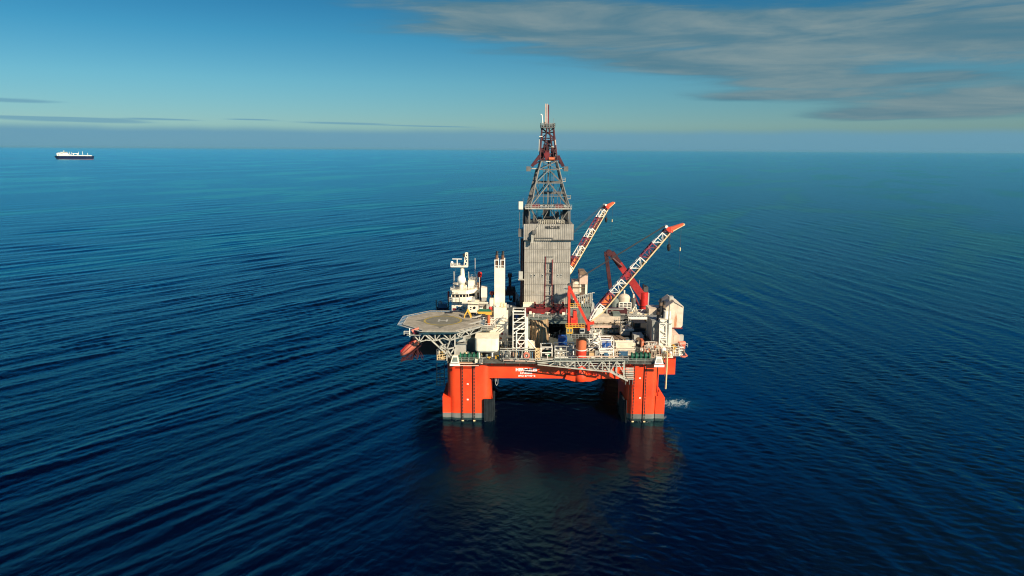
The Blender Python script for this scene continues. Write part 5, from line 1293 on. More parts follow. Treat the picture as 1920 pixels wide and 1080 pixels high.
    wb = MB().tube((wx, 0, wz2 - .7), (wx, 0, wz2 + .3), .2, 8).build('whip_hook', 'boomcream', t); MB().tube((wx, 0, wz2), (wx, 0, wz), .035, 5).tube((wx, 0, wz3), (wx, 0, wz2), .03, 5).build('whip_rope', 'rope', wb)
    return t
cr1 = pedestal_crane('front red crane on the orange pedestal, its red and white boom rising to the right', (CRX, CY, ZD), 0)
cr2 = copy_tree(cr1); tip = P(1150.5, 380.5, Y0 + 82)
ang = R(36); rad = P(1281, 421, CY).x - CRX
cr2.location = (tip.x - rad * math.cos(ang), Y0 + 82 - rad * math.sin(ang), ZD); cr2.rotation_euler = (0, 0, ang)
cr2['label'] = 'far crane half hidden by the derrick, only its red and white boom showing'

# ---- dark red knuckle boom crane at the back right
YK = Y0 + 58
def K_(px, py, dy=0): return P(px, py, YK + dy)
t = thing('knuckle_crane', 'folded dark red knuckle boom crane on a red drum pedestal at the rear right', 'crane', (K_(1206, 583).x, YK, ZD))
c = K_(1206, 583); r = (K_(1213.5, 570).x - K_(1198, 570).x) / 2
MB().tube((c.x, YK, ZD), (c.x, YK, K_(1206, 548).z), r, 22).build('pedestal', 'red', t, smooth=True)
MB().tube((c.x, YK, K_(1206, 574).z), (c.x, YK, K_(1206, 572.5).z), r * 1.06, 22).build('flange', 'darkred', t)
a, b = K_(1203, 553), K_(1146, 474); d = (b - a).normalized()
MB().beam(a - d * 1.5, a.lerp(b, .45), 2.0, 2.7).beam(a.lerp(b, .42), a.lerp(b, .75), 1.7, 2.3).build('main_arm', 'midred', t)
MB().beam(a.lerp(b, .45), b, 1.6, 2.35).build('upper_arm', 'maroon', t)
MB().tube(K_(1142, 474) + Vector((0, -1, 0)), K_(1142, 474) + Vector((0, 1, 0)), 1.2, 14).box(K_(1133, 476).x, K_(1147, 476).x, YK - .8, YK + .8, K_(1140, 480).z, K_(1140, 472).z).build('knuckle_joint', 'maroon', t)
MB().beam(K_(1136.5, 477), K_(1144.5, 541), 1.3, 1.5).build('folded_jib', 'maroon', t)
MB().tube(K_(1148, 484, -1.2), K_(1166, 500, -1.2), .45, 8).build('jib_ram', 'maroon', t)
rm = MB().tube(K_(1198, 573, -1.5), K_(1187, 550, -1.5), .4, 8).build('luffing_ram', 'darkred', t); MB().tube(K_(1187, 550, -1.5), K_(1181, 537, -1.5), .25, 8).build('ram_rod', 'lightgrey', rm)
fb(MB(), 1207, 538, 1215, 552, YK + .4, 2.2).build('machinery_house', 'darkgrey', t)
mb = MB()
for px, py in ((1206.5, 533), (1210.5, 535), (1212, 540)): p, q = K_(px, py, 1), K_(px, 552, 1); mb.tube(q, p, .38, 8)
mb.build('exhaust_pipe', 'black', t); MB().tube(K_(1199, 525, 1), K_(1199, 548, 1), .09, 6).build('aerial', 'grey', t)
fb(MB(), 1211, 550, 1216, 584, YK + 1.2, 1.6).build('rear_duct', 'lightgrey', t)

# ---- right half of the deck
YR = Y0 + 31
t = thing('riser_hall', 'long beige flat-roofed hall with a row of pale doors behind the brown pipe deck', 'hall', (P(1138, 620, YR).x, YR + 4, ZD))
fb(MB(), 1099, 593.5, 1163, 606, YR + 1.6, 11).build('upper_wall', 'beige', t)
fb(MB(), 1099, 609.5, 1163, 615, YR, 1.5).build('lower_wall', 'pinkbeige', t)
zq = P(1130, 609.5, YR).z
MB().box(P(1099, 609, YR).x, P(1163, 609, YR).x, YR - .1, YR + 1.6, zq - .1, zq + .06).build('ledge', 'beige', t)
mb = MB().rail([(P(1099, 609, YR).x, YR, zq + .06), (P(1163, 609, YR).x, YR, zq + .06)], 1.0, 1.7, .12); mb.build('guard_rail', 'brown', t)
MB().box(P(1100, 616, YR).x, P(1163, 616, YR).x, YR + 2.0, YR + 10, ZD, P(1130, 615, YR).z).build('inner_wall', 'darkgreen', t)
for k in range(5):
    px = 1111 + k * 10.6
    fb(MB(), px, 618, px + 7, 630, YR + 1.6, .4).build('door', 'cream', t)
mb = MB()
for k in range(6): x = P(1109 + k * 10.6, 620, YR).x; mb.beam((x, YR + .3, ZD), (x, YR + .3, P(1130, 615, YR).z), .5, .5)
mb.build('post', 'greengrey', t)
fb(MB(), 1150, 588, 1163.5, 594, YR + 2, 8).build('roof_house', 'greengrey', t)
zrf = P(1130, 593.5, YR + 1.6).z
clutter(t, 1108, 1150, 593, zrf, YR + 4, 9, 1.3, ('beige', 'lightgrey', 'brown', 'grey'), 51, 6)
clutter(t, 1102, 1162, 612, zq + .06, YR + .3, 12, 1.2, ('beige', 'brown', 'pinkbeige', 'grey'), 53, .8)
# brown sloping pipe deck in front of it
t = thing('pipe_deck', 'flat brown wooden pipe deck with dark slanting gaps before the beige hall', 'deck', (P(1165, 635, Y0 + 20).x, Y0 + 22, ZD))
a, b = PG(1146, 642, ZD + 2.2), PG(1190, 629, ZD + 2.2)
for k in range(4):
    x0, x1 = P(1139 + k * 12.5, 640, a.y).x, P(1149 + k * 12.5, 640, a.y).x; sh_ = -2.6
    MB().add([(x0, a.y, ZD + 2.2), (x1, a.y, ZD + 2.2), (x1 + sh_, b.y, ZD + 2.2), (x0 + sh_, b.y, ZD + 2.2), (x0, a.y, ZD + 1.7), (x1, a.y, ZD + 1.7), (x1 + sh_, b.y, ZD + 1.7), (x0 + sh_, b.y, ZD + 1.7)],
             [(0, 1, 2, 3), (7, 6, 5, 4), (0, 4, 5, 1), (1, 5, 6, 2), (2, 6, 7, 3), (3, 7, 4, 0)]).build('panel', 'brown', t)
MB().box(P(1134, 640, a.y).x, P(1187, 640, a.y).x, a.y + .6, b.y, ZD, ZD + 1.6).build('base_frame', 'darkgrey', t)
fb(MB(), 1189, 629, 1206, 646, Y0 + 19, 4).build('end_house', 'lightgrey', t); p = P(1197, 636, Y0 + 18.9); MB().tube((p.x, Y0 + 18.7, p.z), (p.x, Y0 + 19.1, p.z), .7, 14).build('hatch', 'brown', t)
fb(MB(), 1203, 639, 1207, 652, Y0 + 14.5, 3).build('end_post', 'pedestal', t)
for k in range(4):
    px = 1157 + k * 9
    tb = thing('cargo_roll', ['dark blue roll on the cream container, nearest the blue crates', 'dark roll second from the left on the cream container', 'grey blue roll third from the left on the cream container', 'dark roll at the right end of the cream container'][k], 'roll', (P(px, 641, Y0 + 13).x, Y0 + 14, ZD + 2), 'dark rolls on the cream container')
    p = P(px + 3.5, 641.5, Y0 + 13); r = .52
    MB().tube((p.x - .62, Y0 + 14.2, p.z), (p.x + .6, Y0 + 14.2, p.z), r, 12).build('roll', ('navy', 'black', 'steelblue', 'navy')[k], tb, smooth=True); MB().tube((p.x - .1, Y0 + 14.2, p.z), (p.x + .1, Y0 + 14.2, p.z), r * 1.04, 12).build('strap', 'lightgrey', tb)
def container(label, px0, py0, px1, py1, zbase, d, mat, frame='lightgrey', cat='container', group=None, doors=0, name='container', roofmat=None):
    x0, x1, y0, y1, z0, z1 = gb(px0, py0, px1, py1, zbase, d)
    t = thing(name, label, cat, ((x0 + x1) / 2, (y0 + y1) / 2, z0), group)
    n = max(3, int((x1 - x0) / .35)); pts = []
    for i in range(n):
        w = (x1 - x0 - .2) / n; x = x0 + .1 + i * w; pts += [(x, y0 + .02), (x + w * .5, y0 + .02), (x + w * .5, y0 + .1), (x + w, y0 + .1)]
    MB().prism(pts + [(x1 - .1, y1 - .05), (x0 + .1, y1 - .05)], z0 + .15, z1 - .1).build('body', mat, t)
    f = MB()
    for x in (x0 + .06, x1 - .06):
        for y in (y0 + .06, y1 - .06): f.beam((x, y, z0), (x, y, z1), .16)
    for y in (y0 + .06, y1 - .06):
        for z in (z0 + .08, z1 - .04): f.beam((x0, y, z), (x1, y, z), .15)
    for x in (x0 + .06, x1 - .06):
        for z in (z0 + .08, z1 - .04): f.beam((x, y0, z), (x, y1, z), .15)
    f.build('frame', frame, t)
    for k in range(doors):
        xa = x0 + .3 + (x1 - x0 - .6) * k / doors; xb = x0 + .3 + (x1 - x0 - .6) * (k + 1) / doors - .1
        dd = MB().box(xa, xb, y0 - .05, y0 + .015, z0 + .25, z1 - .25).build('door', mat, t); MB().beam((xb - .2, y0 - .08, z0 + .4), (xb - .2, y0 - .08, z1 - .4), .07).build('lock_bar', frame, dd)
    return t
GC = 'cargo containers on the deck'
container('long cream container carrying dark rolls in front of the brown pipe deck', 1155, 643.5, 1191, 652, ZD + 1.2, 3, 'cream', 'cream', group=GC)
container('blue two-door container standing in a white frame right of the orange crane pedestal', 1128, 641, 1147, 653, ZD + 1.6, 4, 'blue', 'boomwhite', group=GC, doors=2)
container('bright blue container on top of the white valve skid left of the crane', 1047.5, 633, 1063, 646, ZD + 2.2, 3.2, 'blue', 'blue', group=GC)
container('low steel blue basket container beside the green winches on the right', 1161, 659, 1177, 667, ZD + .05, 2.4, 'steelblue', 'steelblue', group=GC, name='cargo_basket', cat='basket')
container('small pale cream box container left of the white lattice frame near the tan curtain', 990.5, 642, 1003, 653, ZD + 1.4, 2.4, 'cream', 'cream', group=GC)
container('low cream container behind the steel blue basket', 1156, 655, 1192, 666, ZD + .05, 2.5, 'beige', 'cream', group=GC)
container('tiny cream crate at the railing above the left column', 890.5, 675, 895.5, 680, ZD + .02, 1.0, 'cream', 'cream', group='crates at the walkway railing', name='crate', cat='crate')
container('grey crate at the railing below the cream cabin', 898, 676, 904, 681, ZD + .02, 1.0, 'grey', 'grey', group='crates at the walkway railing', name='crate', cat='crate')
container('pale grey locker right of the orange crane pedestal at the walkway', 1116, 660, 1124, 672, ZD + .02, 1.4, 'lightgrey', 'lightgrey', group='lockers along the walkway', name='locker', cat='locker')
container('tan cabinet between crane pedestal and pale grey locker', 1104, 661, 1115, 672, ZD + .02, 1.4, 'boomcream', 'brown', group='lockers along the walkway', name='locker', cat='locker')
container('green bin in the white frame left of the valve skid', 1026, 661, 1032, 670, ZD + .05, 1.2, 'green', 'green', name='bin', cat='bin')
container('small blue crate on the walkway under the blue two-door container', 1133, 660, 1141, 668, ZD + .05, 1.4, 'steelblue', 'steelblue', group=GC, name='crate', cat='crate')
# white frame carrying the blue container
def frame_tower(label, px0, py0, px1, py1, zbase, d, w, mat, levels=2, cat='frame', name='steel_frame', brace=True, nx=1):
    x0, x1, y0, y1, z0, z1 = gb(px0, py0, px1, py1, zbase, d)
    t = thing(name, label, cat, ((x0 + x1) / 2, (y0 + y1) / 2, z0))
    f = MB()
    for k in range(nx + 1):
        x = x0 + (x1 - x0) * k / nx
        for y in (y0, y1): f.beam((x, y, z0), (x, y, z1), w)
    f.build('post', mat, t)
    f = MB()
    for k in range(1, levels + 1):
        z = z0 + (z1 - z0) * k / levels - w / 2
        for y in (y0, y1): f.beam((x0, y, z), (x1, y, z), w)
        for x in (x0, x1): f.beam((x, y0, z), (x, y1, z), w)
        if brace: f.beam((x0, y0, z), (x1, y0, z - (z1 - z0) / levels), w * .7)
    f.build('crossbeam', mat, t)
    return t, (x0, x1, y0, y1, z0, z1)
t, q = frame_tower('white steel frame with zigzag stair right of the orange crane pedestal', 1105, 631, 1125, 660, ZD + .02, 3.5, .28, 'boomwhite', 3)
x0, x1, y0, y1, z0, z1 = q
mb = MB().beam((x0, y0 - .3, z0 + .9), (x1, y0 - .3, z0 + 2.6), .34).beam((x0 + .8, y0 - .3, z0 + 3.4), (x1 - .6, y0 - .3, z0 + 5.0), .34).beam((x0 + .6, y0 - .3, z0 + 3.4), (x1, y0 - .3, z0 + 2.4), .34); mb.build('stair_flight', 'boomwhite', t)
mb = MB().box(x0, x1, y0, y1, z0 + 1.3, z0 + 1.5); mb.build('landing', 'darkgrey', t)
t, q = frame_tower('white steel frame holding the blue two-door container', 1125, 637, 1150, 668, ZD + .02, 4.6, .26, 'boomwhite', 2, brace=False)
x0, x1, y0, y1, z0, z1 = q; MB().box(x0, x1, y0 - .4, y1, ZD + 1.35, ZD + 1.58).build('shelf', 'boomwhite', t)
t, q = frame_tower('white open frame around the green bin left of the valve skid', 1015, 650, 1035, 671, ZD + .02, 4, .24, 'boomwhite', 2, brace=False)
t, q = frame_tower('slim cream ladder frame at the walkway left of the green bin', 1004, 655, 1012, 676, ZD + .02, 1.4, .22, 'boomcream', 4)
# valve skid under the blue container
def skid(label, px0, py0, px1, py1, zbase, d, mats, n, seed, frame='lightgrey', name='valve_skid', cat='skid', tall=1.0):
    rd = random.Random(seed)
    x0, x1, y0, y1, z0, z1 = gb(px0, py0, px1, py1, zbase, d)
    t = thing(name, label, cat, ((x0 + x1) / 2, (y0 + y1) / 2, z0))
    f = MB().box(x0, x1, y0, y1, z0 + .02, z0 + .22)
    for x in (x0 + .1, x1 - .1):
        for y in (y0 + .1, y1 - .1): f.beam((x, y, z0 + .2), (x, y, z1), .14)
    f.beam((x0, y0 + .1, z1), (x1, y0 + .1, z1), .14).beam((x0, y1 - .1, z1), (x1, y1 - .1, z1), .14); f.build('frame', frame, t)
    for k in range(n):
        w = (x1 - x0) / n; cx = x0 + w * (k + .5); mt = mats[rd.randrange(len(mats))]; h = (z1 - z0) * rd.uniform(.35, .85) * tall; sh = rd.randrange(3)
        yy = y0 + .2 + rd.random() * max(.1, d - 1.4)
        if sh == 0: MB().lathe((cx, yy + .5, z0 + .22), [(w * .36, 0), (w * .42, h * .15), (w * .42, h * .8), (w * .2, h)], 12).build('tank', mt, t, smooth=True)
        elif sh == 1: MB().box(cx - w * .42, cx + w * .42, yy, yy + 1.1, z0 + .22, z0 + .22 + h).build('cabinet', mt, t)
        else: MB().tube((cx - w * .4, yy, z0 + .3 + h * .5), (cx + w * .4, yy, z0 + .3 + h * .5), min(.5, h * .4), 12).box(cx - w * .3, cx + w * .3, yy - .2, yy + .2, z0 + .2, z0 + .3 + h * .2).build('drum', mt, t)
    mb = MB()
    for k in range(n + 3):
        x = rd.uniform(x0, x1 - .5); z = rd.uniform(z0 + .4, z1); mb.path([(x, y0 - .05, z0 + .2), (x, y0 - .05, z), (x + rd.uniform(.4, 1.6), y0 - .05, z), (x + rd.uniform(.4, 1.6), y1, z)], rd.uniform(.06, .12), 6)
    mb.build('pipework', rd.choice(mats), t)
    return t
sk = skid('white valve skid with tangled pipes carrying the bright blue container', 1040, 649, 1078, 671, ZD + .02, 4.2, ('cream', 'boomwhite', 'lightgrey', 'pinkbeige', 'boomwhite'), 8, 3, 'boomwhite')
MB().box(P(1041, 650, Y0 + 5).x, P(1077, 650, Y0 + 5).x, PG(1059, 671, ZD).y + .5, PG(1059, 671, ZD).y + 7, ZD + 2.0, ZD + 2.18).build('top_plate', 'lightgrey', sk)
skid('pale clutter of pumps and pipes right of the crane slew ring', 1101, 618, 1128, 636, ZD + .02, 5, ('pinkbeige', 'cream', 'lightgrey', 'boomwhite'), 7, 5, 'lightgrey', 'pump_skid')
skid('mixed grey and brown pumps behind the hall railing beside the canopy', 1163, 603, 1186, 622, ZD + 2, 5, ('beige', 'brown', 'lightgrey', 'pinkbeige'), 6, 8, 'grey', 'pump_skid')
skid('rusty pipes and hoses between the green winches and the white tower', 1208, 648, 1237, 671, ZD + .02, 4, ('pinkbeige', 'brown', 'boomwhite', 'orange', 'beige'), 8, 9, 'pinkbeige', 'pipe_skid')
skid('cluster of white gas bottles and pipes at the foot of the white tower', 1214, 645, 1232, 657, ZD + .02, 3, ('boomwhite', 'cream', 'lightgrey'), 6, 21, 'lightgrey', 'bottle_rack', 'rack')
skid('dark red and grey gear seen through the white stair tower, left of the tan curtain', 966, 636, 990, 656, ZD + .02, 4, ('darkred', 'pinkbeige', 'grey', 'maroon'), 6, 12, 'grey', 'hose_skid')
skid('grey machinery and brown tanks left of the white stair tower', 948, 640, 963, 660, ZD + .02, 4, ('boomcream', 'brownrust', 'darkgrey', 'grey'), 4, 15, 'lightgrey', 'pump_skid')
skid('pink and white boxes at the right edge of the deck below the white tower', 1240, 650, 1262, 671, ZD + .02, 4, ('pinkbeige', 'boomwhite', 'beige', 'orange'), 5, 17, 'cream', 'pipe_skid')
skid('yellow and white gear at the far right end of the deck', 1262, 650, 1277, 668, ZD + .02, 4, ('yellow', 'pinkbeige', 'lightgrey', 'boomwhite'), 4, 19, 'lightgrey', 'gear_rack', 'rack')
skid('dark pumps and pipes at the left end of the deck beneath the helideck truss', 818, 656, 836, 676, ZD - .0, 4, ('darkgrey', 'yellow', 'steeldark', 'boomcream'), 5, 23, 'steeldark', 'pump_skid')
skid('grey winch machinery right of the orange pedestal, under the zigzag stair', 1100, 644, 1116, 660, ZD + .02, 3, ('grey', 'beige', 'darkgrey'), 4, 27, 'grey', 'winch_skid')
skid('tan pumps and valves between the blue crate and the cream container', 1142, 655, 1158, 668, ZD + .02, 3, ('boomcream', 'beige', 'brown'), 4, 29, 'beige', 'pump_skid')
# row of stored hoses and pipes at the walkway, between the left column and the green bin
rd = random.Random(4)
t = thing('hose_rack', 'long rack of grey vertical hoses and pipes along the walkway below the stair tower', 'rack', (P(970, 668, Y0).x, Y0, ZD))
x0, x1 = P(937, 676, Y0 - .5).x, P(1003, 676, Y0 - .5).x
zr_ = P(970, 657, Y0).z
MB().beam((x0, Y0, zr_), (x1, Y0, zr_), .22).beam((x0, Y0 + 2, zr_), (x1, Y0 + 2, zr_), .2).beam((x0, Y0 + .1, ZD + .5), (x1, Y0 + .1, ZD + .5), .2).build('rack_beam', 'lightgrey', t)
k = 0; x = x0
while x < x1:
    h = rd.uniform(.75, 1.05); r = rd.uniform(.10, .22); mt = rd.choice(('grey', 'greengrey', 'steelblue', 'lightgrey', 'darkgrey', 'brown', 'steelblue', 'boomcream'))
    y = Y0 + rd.uniform(.1, 1.8)
    MB().tube((x, y, ZD), (x + rd.uniform(-.15, .15), y, ZD + (zr_ - ZD) * h), r, 7).build('hose', mt, t); x += rd.uniform(.42, .8); k += 1
mb = MB()
for px in (945, 956, 968, 979, 992): x = P(px, 670, Y0 - .3).x; mb.beam((x, Y0 - .3, ZD), (x, Y0 - .3, zr_), .2); mb.beam((x - .9, Y0 - .3, ZD), (x, Y0 - .3, ZD + 1.5), .14)
mb.build('post', 'lightgrey', t)
for px, lab in ((987, 'orange coil hanging on the hose rack left of the cream ladder frame'), (951, 'dark grey coil hanging on the hose rack below the deck house')):
    p = P(px, 667, Y0 - .6); t = thing('hose_coil', lab, 'coil', (p.x, Y0 - .6, p.z - .9))
    mb = MB()
    for q in range(3):
        pts = [(p.x + (.85 - q * .12) * math.cos(a / 14 * 6.283), Y0 - .5 - q * .12, p.z + (.95 - q * .12) * math.sin(a / 14 * 6.283)) for a in range(15)]; mb.path(pts, .16, 6)
    mb.build('coil', 'salmon' if px == 987 else 'steeldark', t, smooth=True); MB().tube((p.x, Y0 - .75, p.z), (p.x, Y0 - .3, p.z), .3, 8).build('peg', 'lightgrey', t)
# green mooring winches
def winch(label, px, py, nd, first=None, span=17):
    c = PG(px, py, ZD)
    t = thing('mooring_winch', label, 'winch', (c.x, c.y, ZD), 'green mooring winches at the deck edge')
    w = span * .161 / nd
    for k in range(nd):
        x = c.x - span * .08 + w * (k + .5)
        d = MB().tube((x - w * .33, c.y + .8, ZD + 1.1), (x + w * .33, c.y + .8, ZD + 1.1), .75, 16).build('drum', 'darkgreen', t)
        MB().tube((x - w * .42, c.y + .8, ZD + 1.1), (x - w * .33, c.y + .8, ZD + 1.1), 1.15, 18).tube((x + w * .33, c.y + .8, ZD + 1.1), (x + w * .42, c.y + .8, ZD + 1.1), 1.15, 18).build('flange', 'green', d)
    MB().box(c.x - span * .08, c.x + span * .08, c.y - .4, c.y + 2.2, ZD + .02, ZD + .35).build('base_frame', 'darkgreen', t)
    for k in range(nd + 1):
        x = c.x - span * .08 + w * k; MB().xz([(x - .12, ZD + .3), (x + .12, ZD + .3), (x + .1, ZD + 1.9), (x - .1, ZD + 1.9)], c.y - .2, c.y + 1.4).build('bearing_post', 'green', t)
    return t
winch('green mooring winch with two drums left of the cream cabin legs, nearest the helideck truss', 871, 676, 2)
winch('green mooring winch with two drums directly under the cream cabin', 888, 676, 2)
winch('green mooring winch with two drums on the right, next to the steel blue basket', 1193, 675, 2)
winch('green mooring winch with two drums on the right, nearest the white boat-shaped hood', 1210, 675, 2)
# white hooded fairleads at the outer corners
for px, py, lab, mt in ((853, 683, 'cream hooded fairlead box at the left corner, at the foot of the helideck truss', 'cream'), (1236, 679, 'white hooded fairlead box at the right corner beside the green winches', 'boomwhite')):
    c = P(px, py, Y0 - 2.4); t = thing('fairlead_hood', lab, 'fairlead', (c.x, Y0 - 2, ZD), 'hooded fairlead boxes at the corners')
    MB().add([(c.x - 1.3, Y0 - 2.4, ZD + .02), (c.x + 1.3, Y0 - 2.4, ZD + .02), (c.x + 1.1, Y0 - .2, ZD + .02), (c.x - 1.1, Y0 - .2, ZD + .02), (c.x - .75, Y0 - 1.9, ZD + 1.9), (c.x + .75, Y0 - 1.9, ZD + 1.9), (c.x + .75, Y0 - .5, ZD + 1.9), (c.x - .75, Y0 - .5, ZD + 1.9)],
             [(3, 2, 1, 0), (4, 5, 6, 7), (0, 1, 5, 4), (1, 2, 6, 5), (2, 3, 7, 6), (3, 0, 4, 7)]).build('hood', mt, t)
    MB().add([(c.x - .85, Y0 - 2.38, ZD + .35), (c.x + .85, Y0 - 2.38, ZD + .35), (c.x + .6, Y0 - 2.02, ZD + 1.6), (c.x - .6, Y0 - 2.02, ZD + 1.6)], [(0, 1, 2, 3)]).build('front_plate', 'greengrey' if mt == 'cream' else 'lightgrey', t)
    MB().box(c.x - 1.5, c.x + 1.5, Y0 - 2.75, Y0 - 2.62, ZD - .8, ZD - .1).build('lip', 'boomwhite', t)
clutter(hull, 1100, 1160, 672, ZD, Y0 + 1.0, 16, 1.7, ('lightgrey', 'boomcream', 'cream', 'grey', 'brown', 'darkgrey'), 71, 1.6)
clutter(hull, 1012, 1040, 674, ZD, Y0 + .4, 6, 1.4, ('lightgrey', 'brown', 'cream', 'grey'), 73, 1)
clutter(hull, 905, 940, 674, ZD, Y0 + 1.0, 8, 1.8, ('greengrey', 'steeldark', 'yellow', 'lightgrey', 'grey'), 75, 2)
clutter(hull, 1200, 1262, 669, ZD, Y0 + 8, 14, 2.0, ('pinkbeige', 'cream', 'brown', 'lightgrey', 'orange', 'boomwhite'), 77, 5)
clutter(hull, 858, 905, 676, ZD, Y0 + 2.2, 12, 2.4, ('darkgreen', 'greengrey', 'darkgrey', 'grey', 'green', 'boomcream'), 79, 3)
clutter(hull, 940, 1003, 672, ZD, Y0 + 2.4, 14, 3.2, ('lightgrey', 'boomwhite', 'brown', 'pinkbeige', 'grey', 'boomcream', 'darkred'), 81, 2)
# walkway stools
def stool(px, py, label, group='white T-shaped stands along the walkway'):
    c = PG(px, py, ZD); t = thing('deck_stand', label, 'stand', (c.x, c.y, ZD), group)
    MB().tube((c.x, c.y, ZD + .05), (c.x, c.y, ZD + 1.7), .12, 6).build('post', 'boomwhite', t); MB().box(c.x - .6, c.x + .6, c.y - .2, c.y + .2, ZD + 1.7, ZD + 1.9).build('top', 'boomwhite', t); MB().box(c.x - .25, c.x + .25, c.y - .25, c.y + .25, ZD + .01, ZD + .06).build('foot', 'lightgrey', t)
for px, py, lab in ((1083, 673, 'white T-shaped stand in front of the crane pedestal foot'), (1128, 673, 'white T-shaped stand right of the pale grey locker'), (1143, 673, 'white T-shaped stand in front of the small blue crate'), (1026, 675, 'white T-shaped stand before the green bin'), (1275, 667, 'white T-shaped stand at the far right deck edge')): stool(px, py, lab)

# canopy platform and dark machinery bay
YP = Y0 + 36
t = thing('canopy_deck', 'raised canopy deck with pale edge and railing in front of the red knuckle crane', 'platform', (P(1207, 610, YP).x, YP + 4, ZD))
a, b = P(1178, 596, YP), P(1217, 596, YP)
MB().box(a.x, P(1224, 596, YP).x, YP, YP + 12, a.z - .3, a.z + .25).build('slab', 'lightgrey', t); MB().box(a.x - .05, b.x, YP - .15, YP, a.z - .5, a.z + .3).build('edge_beam', 'boomwhite', t)
MB().rail([(a.x, YP + .1, a.z + .25), (P(1224, 596, YP).x, YP + .1, a.z + .25)], 1.2, .9, .13).build('guard_rail', 'lightgrey', t)
mb = MB()
for px in (1179, 1193, 1214): x = P(px, 600, YP).x; mb.beam((x, YP + .6, ZD), (x, YP + .6, a.z - .3), .4)
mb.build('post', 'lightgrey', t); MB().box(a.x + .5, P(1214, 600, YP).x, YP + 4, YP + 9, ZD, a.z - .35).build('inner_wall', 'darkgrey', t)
MB().box(P(1214, 600, YP).x, P(1222, 600, YP).x, YP + 1.5, YP + 7, ZD, a.z - .4).build('side_wall', 'pinkbeige', t)
for px0, py0, px1, py1, mt, dd in ((1183, 601, 1186, 605, 'boomwhite', 2.0), (1195, 600, 1200, 606, 'beige', 2.4), (1180, 612, 1193, 616, 'beige', .4), (1193, 607, 1212, 609, 'lightgrey', 0)):
    fb(MB(), px0, py0, px1, py1, YP + dd, 1.4).build('machine_part', mt, t)
mb = MB().beam(P(1217, 599, YP - 2), P(1227, 597, YP - 2), .5).beam(P(1225, 599, YP - 2), P(1225, 615, YP - 2), .5).beam(P(1218, 600, YP - 2), P(1225, 608, YP - 2), .35); mb.build('red_brace', 'darkred', t)
YM = Y0 + 24
t = thing('engine_bay', 'machinery bay, its shade painted black, with bent vertical pipes left of the white tower', 'machinery bay', (P(1212, 640, YM).x, YM + 4, ZD))
fb(MB(), 1189, 616, 1234, 648, YM + 2.4, 7).build('housing', 'black', t)  # deep shade of the bay put in as black paint
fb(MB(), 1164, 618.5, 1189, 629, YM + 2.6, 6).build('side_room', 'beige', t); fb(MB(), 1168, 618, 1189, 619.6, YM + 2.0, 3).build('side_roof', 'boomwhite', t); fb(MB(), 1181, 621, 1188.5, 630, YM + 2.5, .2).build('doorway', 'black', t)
fb(MB(), 1189.5, 606, 1212, 616.5, YM + 4, 5).build('upper_housing', 'black', t)  # black here too in place of shade
for k in range(6):
    x = P(1215 + k * 3.1, 630, YM).x; z1 = P(1, 618 + (5 - k) * 0 , YM).z
    MB().path([(x, YM + 1.4, ZD), (x, YM + 1.4, z1 - k * .1), (x + .7, YM + 1.8, z1 + .9 - k * .1)], .13, 6).build('bent_pipe', 'steeldark', t)
mb = MB()
for py in (622, 628, 634): fb(mb, 1200, py, 1213, py + .9, YM + 2.2, .15)
mb.build('grating', 'steelblue', t)
clutter(t, 1190, 1233, 648, ZD, YM + .2, 10, 2.6, ('darkgrey', 'steeldark', 'lightgrey', 'brown'), 57, 1.5)
t = thing('dark_box_store', 'long dark maroon box with pale frame on the roof of the beige hall', 'box', (P(1157, 585, YR + 6).x, YR + 7, ZD + 6))
fb(MB(), 1138.5, 580, 1176, 588, YR + 6, 3).build('body', 'maroon', t); mb = MB(); p = YR + 5.9
mb.beam(P(1138, 579.5, p), P(1138, 592, p), .3).beam(P(1138, 579.5, p), P(1170, 579.5, p), .25).beam(P(1138, 589, p), P(1172, 589, p), .25); mb.build('frame', 'lightgrey', t); fb(MB(), 1146, 582.5, 1150, 584, YR + 5.88, .15).build('sign', 'pinkbeige', t); fb(MB(), 1140, 588, 1176, 600, YR + 6.2, 2.5).build('plinth', 'darkgrey', t)
# silos
YV = Y0 + 50
def silo(label, px0, px1, pyt, pyb, mat, rail=False):
    a, b = P(px0, pyt, YV), P(px1, pyb, YV); r = (b.x - a.x) / 2; cx = (a.x + b.x) / 2
    t = thing('silo', label, 'silo', (cx, YV + r, ZD), 'silos behind the beige hall')
    MB().lathe((cx, YV + r, 0), [(r, ZD), (r, a.z - r * .55), (r * .8, a.z - r * .25), (r * .3, a.z)], 22).build('shell', mat, t, smooth=True)
    MB().tube((cx, YV + r, a.z - .1), (cx, YV + r, a.z + 1.3), .3, 8).build('vent', 'cream', t)
    if rail:
        f = MB(); z0, z1 = P(1, 573, YV).z, P(1, 560, YV).z
        for k in range(4): x = a.x + (b.x - a.x) * k / 3; f.beam((x, YV - .6, z0), (x, YV - .6, z1), .28)
        for k in range(4): z = z0 + (z1 - z0) * k / 3; f.beam((a.x, YV - .6, z), (b.x, YV - .6, z), .24)
        f.beam((a.x, YV - .6, z0), (a.x, YV + r, z0), .28).beam((b.x, YV - .6, z0), (b.x, YV + r, z0), .28); f.build('access_frame', 'boomwhite', t)
        MB().box(a.x + .2, b.x - .2, YV - .45, YV + .5, z0, z1).build('shade_panel', 'darkgrey', t)  # dark sheet standing in for shade behind the access frame
    return t
silo('beige silo with a white access frame left of the red knuckle crane', 1161, 1182, 553, 590, 'beige', True)
silo('grey green silo half hidden behind the crane boom, left of the framed silo', 1146, 1161, 560, 590, 'greengrey')
silo('narrow dark silo in shade right of the framed silo', 1184, 1192, 559, 590, 'darkgrey')
t0_ = [o for o in COL.objects if o.name == 'canopy_deck'][0]
